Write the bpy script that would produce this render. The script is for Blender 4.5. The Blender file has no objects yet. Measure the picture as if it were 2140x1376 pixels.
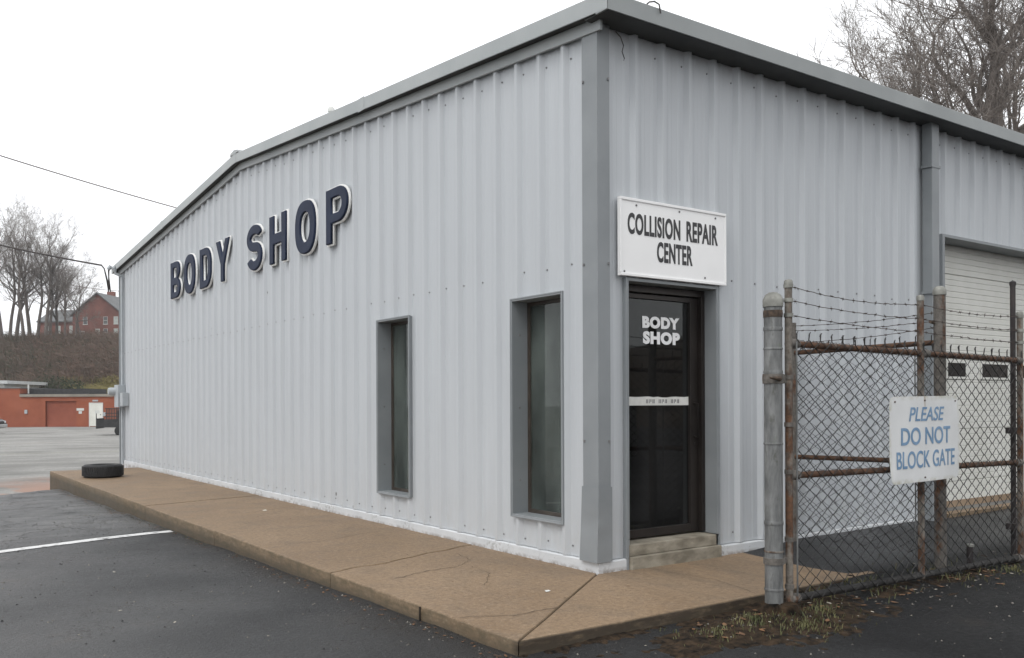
import bpy, bmesh, math, random
from mathutils import Vector, Matrix, noise as mnoise

sc = bpy.context.scene
col = sc.collection
rnd = random.Random(7)
R = math.radians

# ------------------------------------------------------------------ camera
# the corner of the metal building is the origin; +X runs along its side wall,
# +Y along its gable wall, z = 0 is the top of the concrete walk
YAW = 0.5922
CAMX, CAMY, CAMZ = -4.613, -5.0393, 1.30
cd = bpy.data.cameras.new('camera')
cam = bpy.data.objects.new('camera', cd)
col.objects.link(cam)
cd.sensor_fit = 'HORIZONTAL'
cd.sensor_width = 36.0
cd.lens = 36.0 * 1857.57 / 2140.0
cd.shift_x = (1070 - 972.16) / 2140.0
cd.shift_y = (841.0 - 688.0) / 2140.0
cd.clip_start = 0.05
cd.clip_end = 3000
cam.matrix_world = (Matrix.Translation((CAMX, CAMY, CAMZ)) @ Matrix.Rotation(-YAW, 4, 'Z')
                    @ Matrix.Rotation(R(90), 4, 'X') @ Matrix.Rotation(-0.004, 4, 'Z'))
sc.camera = cam
FWD = (math.sin(YAW), math.cos(YAW))
RGT = (math.cos(YAW), -math.sin(YAW))

def at(a, D, z=0.0):
    """ground position a metres to the right of and D metres ahead of where the photographer stood"""
    return (CAMX + a * RGT[0] + D * FWD[0], CAMY + a * RGT[1] + D * FWD[1], z)

def depth(x, y):
    return (x - CAMX) * FWD[0] + (y - CAMY) * FWD[1]

# ------------------------------------------------------------------ sky, sun, exposure
world = bpy.data.worlds.new('World')
sc.world = world
world.use_nodes = True
wn, wl = world.node_tree.nodes, world.node_tree.links
bg = wn['Background']
sky = wn.new('ShaderNodeTexSky')
sky.sky_type = 'NISHITA'
sky.sun_disc = False
SUN_EL, SUN_AZ = R(52), math.atan2(-0.9, -0.36)     # direction towards the sun: x, y
sky.sun_elevation = SUN_EL
sky.sun_rotation = SUN_AZ
sky.air_density = 1.0
sky.dust_density = 5.0
hs = wn.new('ShaderNodeHueSaturation')
hs.inputs['Saturation'].default_value = 0.12
mx = wn.new('ShaderNodeMix')
mx.data_type = 'RGBA'
mx.inputs[0].default_value = 0.86                     # closed cloud deck over the blue sky
mx.inputs[7].default_value = (11.0, 11.15, 11.4, 1)
wl.new(sky.outputs[0], hs.inputs['Color'])
wl.new(hs.outputs[0], mx.inputs[6])
wl.new(mx.outputs[2], bg.inputs[0])
bg.inputs[1].default_value = 0.128
sl = bpy.data.lights.new('sun', 'SUN')
sl.energy = 1.1
sl.angle = R(24)
sl.color = (1.0, 0.98, 0.95)
sun = bpy.data.objects.new('sun', sl)
col.objects.link(sun)
sdir = Vector((math.cos(SUN_EL) * math.sin(SUN_AZ), math.cos(SUN_EL) * math.cos(SUN_AZ), math.sin(SUN_EL)))
sun.rotation_euler = sdir.to_track_quat('Z', 'Y').to_euler()
sun.location = (-10, -6, 20)
sc.view_settings.view_transform = 'Standard'
sc.view_settings.look = 'None'
sc.view_settings.exposure = 0.0
sc.view_settings.gamma = 1.0
sc.view_settings.use_curve_mapping = False
sc.render.engine = 'CYCLES'
sc.cycles.max_bounces = 7
sc.cycles.diffuse_bounces = 3
sc.cycles.glossy_bounces = 3
sc.cycles.transmission_bounces = 4
sc.cycles.transparent_max_bounces = 8
sc.cycles.volume_bounces = 0

# ------------------------------------------------------------------ materials
class Mat:
    def __init__(s, name):
        s.m = bpy.data.materials.new(name)
        s.m.use_nodes = True
        s.n, s.l = s.m.node_tree.nodes, s.m.node_tree.links
        s.b = s.n['Principled BSDF']
        s.co = None
    def coord(s, kind='Object'):
        if kind == 'World':
            return s.n.new('ShaderNodeNewGeometry').outputs['Position']
        return s.n.new('ShaderNodeTexCoord').outputs[kind]
    def mapped(s, src, scale):
        mp = s.n.new('ShaderNodeMapping')
        mp.inputs['Scale'].default_value = scale
        s.l.new(src, mp.inputs[0])
        return mp.outputs[0]
    def noise(s, vec, scale, detail=4, rough=.55):
        t = s.n.new('ShaderNodeTexNoise')
        t.inputs['Scale'].default_value = scale
        t.inputs['Detail'].default_value = detail
        t.inputs['Roughness'].default_value = rough
        s.l.new(vec, t.inputs['Vector'])
        return t.outputs['Fac']
    def ramp(s, f, lo, hi, a=0.0, b=1.0):
        r = s.n.new('ShaderNodeMapRange')
        r.inputs[1].default_value, r.inputs[2].default_value = lo, hi
        r.inputs[3].default_value, r.inputs[4].default_value = a, b
        s.l.new(f, r.inputs[0])
        return r.outputs[0]
    def mix(s, f, a, b):
        m = s.n.new('ShaderNodeMix')
        m.data_type = 'RGBA'
        for sock, v in ((0, f), (6, a), (7, b)):
            if hasattr(v, 'node'):
                s.l.new(v, m.inputs[sock])
            elif sock == 0:
                m.inputs[0].default_value = v
            else:
                m.inputs[sock].default_value = (*v, 1)
        return m.outputs[2]
    def math(s, op, a, b=0.0):
        m = s.n.new('ShaderNodeMath')
        m.operation = op
        for i, v in enumerate((a, b)):
            if hasattr(v, 'node'):
                s.l.new(v, m.inputs[i])
            else:
                m.inputs[i].default_value = v
        return m.outputs[0]
    def sep(s, v):
        x = s.n.new('ShaderNodeSeparateXYZ')
        s.l.new(v, x.inputs[0])
        return x.outputs
    def color(s, v):
        if hasattr(v, 'node'):
            s.l.new(v, s.b.inputs['Base Color'])
        else:
            s.b.inputs['Base Color'].default_value = (*v, 1)
    def rough(s, v):
        if hasattr(v, 'node'):
            s.l.new(v, s.b.inputs['Roughness'])
        else:
            s.b.inputs['Roughness'].default_value = v
    def bump(s, h, strength, dist=.01):
        bm_ = s.n.new('ShaderNodeBump')
        bm_.inputs['Strength'].default_value = strength
        bm_.inputs['Distance'].default_value = dist
        s.l.new(h, bm_.inputs['Height'])
        s.l.new(bm_.outputs[0], s.b.inputs['Normal'])
    def set(s, k, v):
        s.b.inputs[k].default_value = v

def varied(name, c1, c2, rough=.6, scale=3, detail=5, bump=0.0, bscale=40, metal=0.0, lo=.35, hi=.65, stretch=(1, 1, 1), spec=.5, space='Object'):
    m = Mat(name)
    v = m.mapped(m.coord(space), stretch)
    m.color(m.mix(m.ramp(m.noise(v, scale, detail), lo, hi), c1, c2))
    m.rough(rough)
    m.set('Metallic', metal)
    m.set('Specular IOR Level', spec)
    if bump:
        m.bump(m.noise(m.coord(space), bscale, 4), bump, .004)
    return m.m

def siding_material(name, base):
    m = Mat(name)
    p = m.coord('World')
    streak = m.noise(m.mapped(p, (5, 5, .35)), 1.6, 5, .6)
    blot = m.noise(p, .9, 3)
    f = m.math('ADD', m.math('MULTIPLY', m.ramp(streak, .35, .7), .6), m.math('MULTIPLY', m.ramp(blot, .3, .7), .4))
    c = m.mix(f, tuple(b * .955 for b in base), tuple(min(1, b * 1.03) for b in base))
    dirt = m.math('MULTIPLY', m.ramp(m.noise(m.mapped(p, (14, 14, 5)), 2.0, 6, .7), .62, .74), .16)
    c = m.mix(dirt, c, (.33, .34, .34))
    sp = m.sep(p)
    splash = m.math('MULTIPLY', m.ramp(sp[2], .55, .08), m.ramp(m.noise(m.mapped(p, (9, 9, 4)), 1.5, 5, .65), .4, .75))
    c = m.mix(m.math('MULTIPLY', splash, .22), c, (.36, .33, .28))
    m.color(c)
    m.rough(.5)
    m.set('Specular IOR Level', .35)
    m.bump(m.noise(m.mapped(p, (1, 1, .5)), 2.2, 2), .08, .03)
    return m.m

M = {}
M['siding'] = siding_material('pale_blue_grey_painted_steel', (.49, .514, .536))
M['trim'] = varied('mid_grey_painted_steel', (.21, .227, .238), (.246, .263, .274), .5, 2.5, bump=.05, bscale=6, space='World')
M['trim_light'] = varied('grey_painted_fascia', (.33, .355, .36), (.39, .41, .41), .5, 1.5, space='World')
M['gutter'] = varied('grey_gutter_shaded', (.25, .268, .268), (.3, .318, .318), .5, 1.5, space='World')  # fascia paint made darker, with the dimmer side's shade in the colour
M['soffit_shade'] = varied('shade_dark_soffit', (.03, .032, .031), (.055, .057, .054), .7, 2, space='World')  # eave undersides: their shade is put into the base colour
M['screw'] = varied('dark_screw', (.13, .13, .135), (.2, .2, .2), .5, 30)
M['roof'] = varied('galvanised_roof', (.45, .47, .47), (.55, .56, .56), .45, 1)
M['white_sign'] = varied('white_enamel', (.83, .83, .825), (.87, .87, .865), .35, 2.2)
M['black_print'] = varied('black_vinyl', (.012, .012, .014), (.02, .02, .022), .4, 5)
M['white_vinyl'] = varied('white_vinyl', (.86, .87, .87), (.9, .9, .9), .45, 9)
M['navy'] = varied('navy_plastic', (.009, .016, .04), (.015, .025, .056), .6, 3, spec=.25)
M['letter_white'] = varied('aged_white_plastic', (.84, .838, .81), (.88, .878, .86), .45, 4)
M['bronze'] = varied('dark_bronze_aluminium', (.022, .018, .016), (.034, .028, .025), .38, 4, metal=.4)
M['tan_sash'] = varied('brown_window_sash', (.035, .028, .022), (.06, .048, .038), .5, 6)
M['black_rubber'] = varied('black_rubber', (.012, .012, .013), (.022, .022, .022), .7, 12, bump=.3, bscale=60)
M['grey_box'] = varied('grey_meter_enamel', (.36, .39, .41), (.43, .46, .48), .5, 6)
M['cable'] = varied('black_cable', (.02, .018, .018), (.04, .03, .028), .6, 3)
M['old_cable'] = varied('weathered_cable', (.09, .07, .065), (.13, .1, .095), .6, 3)
M['wood_pole'] = varied('weathered_pole_wood', (.1, .08, .06), (.17, .14, .11), .85, 3, stretch=(6, 6, .6))
M['paper'] = varied('paper', (.6, .6, .57), (.7, .7, .67), .8, 12)
M['cardboard'] = varied('cardboard', (.24, .17, .11), (.3, .22, .15), .85, 8)

def base_material():
    m = Mat('white_painted_foundation_chipped')
    p = m.coord('World')
    chips = m.noise(p, 26, 7, .72)
    where = m.ramp(m.noise(m.mapped(p, (1, 1, .2)), 1.35, 2), .5, .68)
    f = m.math('MULTIPLY', m.ramp(chips, .53, .57), where)
    fine = m.math('MULTIPLY', m.ramp(m.noise(p, 34, 5, .7), .66, .7), .6)
    c = m.mix(m.ramp(m.noise(p, 5, 4), .3, .7), (.52, .54, .555), (.59, .605, .62))
    c = m.mix(m.math('MAXIMUM', f, fine), c, (.19, .18, .165))
    sp = m.sep(p)
    grime = m.math('MULTIPLY', m.ramp(sp[2], .035, .0), m.ramp(m.noise(p, 14, 5, .7), .42, .6))
    c = m.mix(m.math('MULTIPLY', grime, .8), c, (.16, .12, .085))
    m.color(c)
    m.rough(.65)
    m.bump(chips, .25, .004)
    return m.m
M['foundation'] = base_material()

def concrete_walk():
    m = Mat('tan_wet_concrete')
    p = m.coord('World')
    big = m.noise(p, .75, 4, .6)
    mid = m.noise(p, 3.1, 6, .65)
    fine = m.noise(p, 75, 4, .7)
    c = m.mix(m.ramp(big, .35, .68), (.215, .145, .086), (.285, .203, .13))
    grit = m.noise(p, 26, 5, .8)
    c = m.mix(m.math('MULTIPLY', m.ramp(mid, .48, .74), .65), c, (.15, .113, .08))
    c = m.mix(m.math('MULTIPLY', m.ramp(grit, .5, .66), .62), c, (.115, .08, .05))
    c = m.mix(m.math('MULTIPLY', m.ramp(grit, .46, .34), .55), c, (.37, .285, .195))
    c = m.mix(m.math('MULTIPLY', m.ramp(fine, .55, .66), .6), c, (.08, .055, .035))
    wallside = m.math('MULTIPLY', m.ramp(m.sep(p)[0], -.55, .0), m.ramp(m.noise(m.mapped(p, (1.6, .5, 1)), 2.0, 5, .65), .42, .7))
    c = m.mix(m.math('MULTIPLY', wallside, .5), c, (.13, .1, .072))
    spots = m.ramp(m.noise(p, 17, 3, .5), .7, .74)
    c = m.mix(m.math('MULTIPLY', spots, .6), c, (.1, .08, .06))
    sp = m.sep(p)
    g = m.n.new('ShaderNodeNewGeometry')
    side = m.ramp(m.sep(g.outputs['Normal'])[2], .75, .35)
    side_mottle = m.math('MULTIPLY', side, m.ramp(m.noise(m.mapped(p, (3, 3, 12)), 2.2, 6, .7), .3, .62))  # patchy darker tone on the upright faces
    c = m.mix(m.math('MULTIPLY', side_mottle, .8), c, (.085, .068, .04))
    mud_shade = m.math('MULTIPLY', m.math('MULTIPLY', side, m.ramp(sp[1], -1.12, -1.19)), m.ramp(m.noise(m.mapped(p, (3, 3, 14)), 2.0, 6, .7), .2, .5))  # front kerb face: dirt plus shade put into the colour
    c = m.mix(m.math('MULTIPLY', mud_shade, .92), c, (.032, .023, .015))
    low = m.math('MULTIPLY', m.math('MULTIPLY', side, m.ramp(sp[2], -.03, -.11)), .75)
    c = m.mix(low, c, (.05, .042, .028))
    m.color(c)
    m.rough(m.ramp(big, .3, .7, .55, .8))
    m.set('Specular IOR Level', .35)
    m.bump(m.math('ADD', grit, m.math('MULTIPLY', mid, .8)), .5, .008)
    return m.m
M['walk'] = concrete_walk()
M['step'] = varied('stained_concrete_step', (.17, .15, .115), (.33, .3, .24), .8, 6, bump=.4, bscale=60, stretch=(1, 1, 2))

def asphalt():
    m = Mat('wet_asphalt')
    p = m.coord('World')
    sp = m.sep(p)
    big = m.noise(p, .55, 4, .6)
    mid = m.noise(m.mapped(p, (1.0, 2.0, 1)), 1.7, 5, .6)
    fine = m.noise(p, 130, 3, .7)
    grain = m.noise(p, 45, 4, .7)
    # worn older surface beyond the painted line
    oldm = m.math('SUBTRACT', sp[1], m.math('MULTIPLY', sp[0], .317))
    oldm = m.math('ADD', oldm, m.math('MULTIPLY', m.math('SUBTRACT', m.noise(p, .9, 4), .5), 2.2))
    old = m.math('MULTIPLY', m.ramp(oldm, 5.6, 6.6), m.ramp(sp[0], .6, -.6))
    c = m.mix(m.ramp(big, .3, .7), (.026, .027, .028), (.055, .056, .056))
    c = m.mix(m.math('MULTIPLY', m.ramp(mid, .5, .75), .5), c, (.05, .05, .051))
    c2 = m.mix(m.ramp(mid, .4, .65), (.05, .052, .054), (.115, .115, .113))
    c = m.mix(old, c, c2)
    newm = m.math('ADD', sp[0], m.math('MULTIPLY', m.math('SUBTRACT', m.noise(p, .8, 4), .5), 1.2))
    new = m.math('MULTIPLY', m.ramp(newm, -1.4, .2), m.ramp(sp[1], -.9, -1.2))
    c = m.mix(new, c, m.mix(m.ramp(mid, .35, .7), (.005, .005, .005), (.015, .015, .015)))
    grit = m.noise(p, 24, 5, .82)
    c = m.mix(m.math('MULTIPLY', m.ramp(grit, .5, .7), .75), c, m.mix(new, (.1, .1, .098), (.035, .035, .034)))
    c = m.mix(m.math('MULTIPLY', m.ramp(grit, .46, .3), .7), c, (.008, .008, .009))
    c = m.mix(m.math('MULTIPLY', m.ramp(fine, .6, .7), .3), c, (.17, .165, .155))
    c = m.mix(m.math('MULTIPLY', m.ramp(m.noise(p, 60, 3, .7), .62, .68), .5), c, (.012, .012, .012))
    brown = m.math('MULTIPLY', m.ramp(m.noise(p, 1.15, 5, .65), .6, .74), .45)
    c = m.mix(brown, c, (.085, .062, .042))
    damp0 = m.math('ADD', sp[0], m.math('MULTIPLY', m.math('SUBTRACT', m.noise(p, .9, 4), .5), 1.5))
    damp = m.math('MULTIPLY', m.ramp(damp0, -3.6, -2.0), m.ramp(old, 1, 0))
    c = m.mix(m.math('MULTIPLY', damp, .6), c, (.012, .012, .013))
    crk = m.n.new('ShaderNodeTexVoronoi')
    crk.feature = 'DISTANCE_TO_EDGE'
    crk.inputs['Scale'].default_value = 1.15
    wob = m.n.new('ShaderNodeTexNoise')
    wob.inputs['Scale'].default_value = 2.4
    wob.inputs['Detail'].default_value = 5
    m.l.new(p, wob.inputs['Vector'])
    va = m.n.new('ShaderNodeVectorMath')
    va.operation = 'MULTIPLY_ADD'
    m.l.new(wob.outputs['Color'], va.inputs[0])
    va.inputs[1].default_value = (.9, .9, .9)
    m.l.new(p, va.inputs[2])
    m.l.new(va.outputs[0], crk.inputs['Vector'])
    crack = m.math('MULTIPLY', m.ramp(crk.outputs['Distance'], .022, .0), old)
    c = m.mix(m.math('MULTIPLY', crack, .85), c, (.018, .017, .015))
    m.color(c)
    wet = m.ramp(m.noise(m.mapped(p, (1, 1, 1)), .8, 3, .55), .35, .68)
    m.rough(m.math('ADD', m.math('ADD', m.ramp(wet, 0, 1, .2, .46), m.ramp(grit, .4, .65, 0, .2)), m.math('MULTIPLY', new, .14)))
    m.l.new(m.ramp(m.math('MAXIMUM', new, m.math('MULTIPLY', damp, .6)), 0, 1, .45, .15), m.b.inputs['Specular IOR Level'])
    h = m.math('ADD', m.math('MULTIPLY', fine, .35), m.math('ADD', grain, grit))
    h = m.math('SUBTRACT', h, m.math('MULTIPLY', crack, 2.0))
    m.bump(h, .9, .016)
    return m.m
M['asphalt'] = asphalt()

def far_lot():
    m = Mat('pale_gravel_lot')
    p = m.coord('World')
    sp = m.sep(p)
    a = m.noise(m.mapped(p, (.55, 1.0, 1)), .5, 6, .65)
    b = m.noise(p, 9, 5, .7)
    c = m.mix(m.ramp(a, .36, .6), (.15, .148, .138), (.31, .305, .288))
    c = m.mix(m.math('MULTIPLY', m.ramp(b, .42, .66), .7), c, (.14, .135, .125))
    d = m.math('SUBTRACT', sp[1], sp[0])
    nearedge = m.ramp(d, 20.5, 15.0)
    clay = m.math('MULTIPLY', m.ramp(m.noise(m.mapped(p, (1, .55, 1)), .95, 5, .65), .43, .54), nearedge)
    c = m.mix(clay, c, (.33, .17, .11))
    clay2 = m.ramp(m.noise(m.mapped(p, (.3, 1, 1)), .22, 6, .6), .62, .7)
    c = m.mix(m.math('MULTIPLY', clay2, .25), c, (.3, .2, .14))
    gr = m.ramp(m.noise(m.mapped(p, (.2, 1, 1)), .3, 5, .6), .6, .72)
    c = m.mix(m.math('MULTIPLY', gr, .35), c, (.14, .16, .06))
    m.color(c)
    m.rough(.8)
    m.bump(b, .4, .02)
    return m.m
M['far_lot'] = far_lot()
M['soil'] = varied('brown_soil', (.006, .005, .004), (.05, .033, .02), .95, 16, 8, bump=.9, bscale=70, space='World', spec=.15)
M['line'] = varied('worn_white_line_paint', (.12, .12, .12), (.66, .66, .65), .6, 9, 6, lo=.3, hi=.45, bump=.4, bscale=80, space='World')
M['hill'] = varied('leaf_litter_bank', (.06, .044, .032), (.11, .082, .058), .95, .35, 7, space='World')
M['brush'] = varied('brown_thicket', (.06, .042, .031), (.125, .09, .066), .95, .2, 5, space='World')
M['red_brush'] = varied('reddish_scrub', (.08, .05, .036), (.15, .1, .075), .95, .3, 5, space='World')
M['dry_grass'] = varied('yellow_green_grass', (.12, .11, .035), (.24, .2, .075), .9, .6, 5, space='World')
M['hedge'] = varied('dark_green_leaf', (.02, .03, .015), (.05, .065, .03), .85, 1.5, 5, space='World')
M['bark'] = varied('grey_brown_bark', (.095, .08, .07), (.16, .14, .125), .9, 2.5, 5, stretch=(3, 3, .6))
M['twig'] = varied('grey_brown_twigs', (.16, .14, .125), (.24, .212, .19), .9, 1.2)
M['red_brick'] = varied('orange_red_painted_brick', (.25, .068, .033), (.31, .092, .046), .8, .7, 6, space='World')
M['red_brick_dark'] = varied('orange_red_shutter', (.225, .06, .034), (.28, .08, .045), .75, .8, 5, space='World')
M['house_brick'] = varied('weathered_house_brick', (.17, .075, .06), (.24, .105, .085), .85, .5, 6, space='World')
M['slate'] = varied('grey_shingles', (.12, .125, .13), (.17, .175, .175), .8, .8, 5, space='World')
M['offwhite'] = varied('off_white_paint', (.55, .56, .54), (.65, .66, .63), .6, 1, space='World')
M['tan_fascia'] = varied('weathered_fascia', (.2, .18, .15), (.28, .25, .21), .8, 1, space='World')
M['crack'] = varied('dirt_filled_crack', (.02, .015, .011), (.05, .038, .027), .95, 20, space='World')
M['cream'] = varied('cream_door_paint', (.66, .66, .6), (.74, .74, .69), .5, 1.2, space='World')
M['dark_metal'] = varied('dark_painted_steel', (.016, .017, .019), (.035, .035, .036), .5, 4)
M['maroon'] = varied('maroon_steel', (.06, .018, .018), (.09, .03, .028), .5, 4)
M['chrome'] = varied('grey_alloy', (.4, .4, .41), (.5, .5, .5), .3, 4, metal=.8)
M['car_paint'] = varied('dark_car_paint', (.014, .016, .018), (.02, .022, .024), .25, 2)
M['silver_paint'] = varied('silver_bumper', (.36, .37, .37), (.42, .43, .43), .35, 3)
M['lamp'] = varied('headlamp_lens', (.6, .6, .6), (.7, .7, .7), .15, 4)

def roller_door_mat():
    m = Mat('off_white_door_paint')
    p = m.coord('World')
    c = m.mix(m.ramp(m.noise(m.mapped(p, (2, 2, .7)), 1.6, 5, .6), .3, .7), (.6, .6, .555), (.68, .68, .64))
    m.color(c)
    m.rough(.5)
    return m.m
M['roller'] = roller_door_mat()

def galvanised():
    m = Mat('weathered_galvanised_pipe')
    o = m.coord('Object')
    f = m.noise(m.mapped(o, (9, 9, 2.2)), 2.0, 6, .65)
    c = m.mix(m.ramp(f, .32, .68), (.085, .088, .088), (.24, .245, .242))
    d = m.ramp(m.noise(m.mapped(o, (14, 14, 4)), 2.3, 5, .7), .56, .68)
    c = m.mix(m.math('MULTIPLY', d, .7), c, (.085, .085, .07))
    g = m.ramp(m.noise(o, 7, 5, .7), .6, .68)
    c = m.mix(m.math('MULTIPLY', g, .5), c, (.16, .19, .14))
    m.color(c)
    m.rough(.55)
    m.set('Metallic', .25)
    m.bump(f, .2, .004)
    return m.m
M['galv'] = galvanised()

def rusty(name, amount, grey=(.2, .185, .165)):
    m = Mat(name)
    o = m.coord('World')
    f = m.noise(m.mapped(o, (5, 5, 2.4)), 1.8, 6, .62)
    r2 = m.noise(o, 24, 5, .7)
    rust = m.mix(m.ramp(r2, .35, .65), (.04, .024, .017), (.135, .066, .034))
    c = m.mix(m.ramp(f, amount - .05, amount + .07), rust, m.mix(m.ramp(r2, .4, .6), tuple(g * .6 for g in grey), grey))
    m.color(c)
    m.rough(.85)
    m.bump(r2, .5, .004)
    return m.m
M['rust'] = rusty('rusted_pipe', .5, (.2, .18, .155))
M['rust_heavy'] = rusty('heavily_rusted_pipe', .62, (.12, .09, .07))
M['rust_post'] = rusty('grey_brown_post', .38, (.15, .137, .122))
M['mesh_wire'] = varied('dull_zinc_wire', (.014, .013, .013), (.045, .043, .041), .7, 3, metal=.2, space='World')
M['barb'] = varied('rusty_barbed_wire', (.03, .022, .018), (.07, .05, .04), .8, 9, space='World')
M['bolt'] = varied('dark_rusted_iron', (.03, .022, .017), (.09, .06, .04), .8, 40)
M['cap_alu'] = varied('dull_aluminium_cap', (.15, .15, .135), (.3, .3, .27), .55, 12, metal=.3)
M['dark_pipe'] = varied('blackish_pipe', (.02, .018, .02), (.045, .035, .032), .7, 6)
M['grass'] = varied('grass_blade', (.045, .06, .02), (.15, .14, .06), .8, 6, space='World')
M['leaf_brown'] = varied('dead_leaf', (.05, .03, .018), (.2, .1, .045), .8, 9, space='World')
M['leaf_pale'] = varied('pale_litter', (.35, .31, .24), (.6, .56, .48), .8, 9, space='World')
M['stone'] = varied('pebble', (.015, .015, .015), (.3, .28, .24), .85, 14, lo=.42, hi=.75, space='World')

def gate_sign_mat():
    m = Mat('weathered_white_sheet')
    o = m.coord('Object')
    c = m.mix(m.ramp(m.noise(o, 3, 4), .3, .7), (.62, .63, .63), (.72, .73, .73))
    sp = m.sep(o)
    # rust run below the top bolt and grime along the rim
    dx = m.math('ABSOLUTE', m.math('ADD', m.math('SUBTRACT', sp[0], .43), m.math('MULTIPLY', m.math('SUBTRACT', m.noise(o, 9, 3), .5), .05)))
    run = m.math('MULTIPLY', m.ramp(dx, .018, .003), m.ramp(sp[2], .44, .62))
    c = m.mix(m.math('MULTIPLY', run, .75), c, (.3, .21, .12))
    e = m.math('MINIMUM', m.math('MINIMUM', sp[0], m.math('SUBTRACT', .935, sp[0])), m.math('MINIMUM', sp[2], m.math('SUBTRACT', .615, sp[2])))
    rim = m.math('MULTIPLY', m.ramp(e, .035, .0), m.ramp(m.noise(o, 16, 5, .7), .42, .62))
    c = m.mix(m.math('MULTIPLY', rim, .7), c, (.36, .34, .22))
    m.color(c)
    m.rough(.45)
    return m.m
M['gate_sign'] = gate_sign_mat()
M['blue_print'] = varied('faded_blue_print', (.12, .23, .37), (.2, .32, .47), .5, 14, 6)

def glass(name, tint, film, film_amt, spec_rough=.02):
    m = Mat(name)
    n, l = m.n, m.l
    o = m.coord('World')
    tr = n.new('ShaderNodeBsdfTransparent')
    tr.inputs[0].default_value = (*tint, 1)
    gl = n.new('ShaderNodeBsdfGlossy')
    gl.inputs['Roughness'].default_value = spec_rough
    gl.inputs['Color'].default_value = (.9, .93, .92, 1)
    df = n.new('ShaderNodeBsdfDiffuse')
    df.inputs[0].default_value = (*film, 1)
    fr = n.new('ShaderNodeFresnel')
    fr.inputs['IOR'].default_value = 1.5
    m1 = n.new('ShaderNodeMixShader')
    fm = m.math('MULTIPLY', m.ramp(m.noise(m.mapped(o, (1.6, 1.6, .6)), 1.7, 5, .6), .25, .7), film_amt)
    l.new(fm, m1.inputs[0])
    l.new(tr.outputs[0], m1.inputs[1])
    l.new(df.outputs[0], m1.inputs[2])
    m2 = n.new('ShaderNodeMixShader')
    l.new(fr.outputs[0], m2.inputs[0])
    l.new(m1.outputs[0], m2.inputs[1])
    l.new(gl.outputs[0], m2.inputs[2])
    l.new(m2.outputs[0], n['Material Output'].inputs['Surface'])
    return m.m
M['window_glass'] = glass('dirty_window_glass', (.62, .67, .64), (.27, .32, .295), .4)
M['door_glass'] = glass('dark_tinted_glass', (.1, .1, .1), (.2, .2, .2), .09)
M['far_glass'] = varied('dark_pane', (.02, .022, .024), (.04, .042, .045), .12, 2)
M['room'] = varied('interior_board', (.2, .21, .2), (.27, .28, .26), .8, 1.5)
M['room_floor'] = varied('interior_concrete', (.1, .1, .1), (.15, .15, .14), .7, 1.5)
M['blind'] = varied('grey_green_blind', (.42, .46, .44), (.5, .54, .52), .7, 3)

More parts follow.
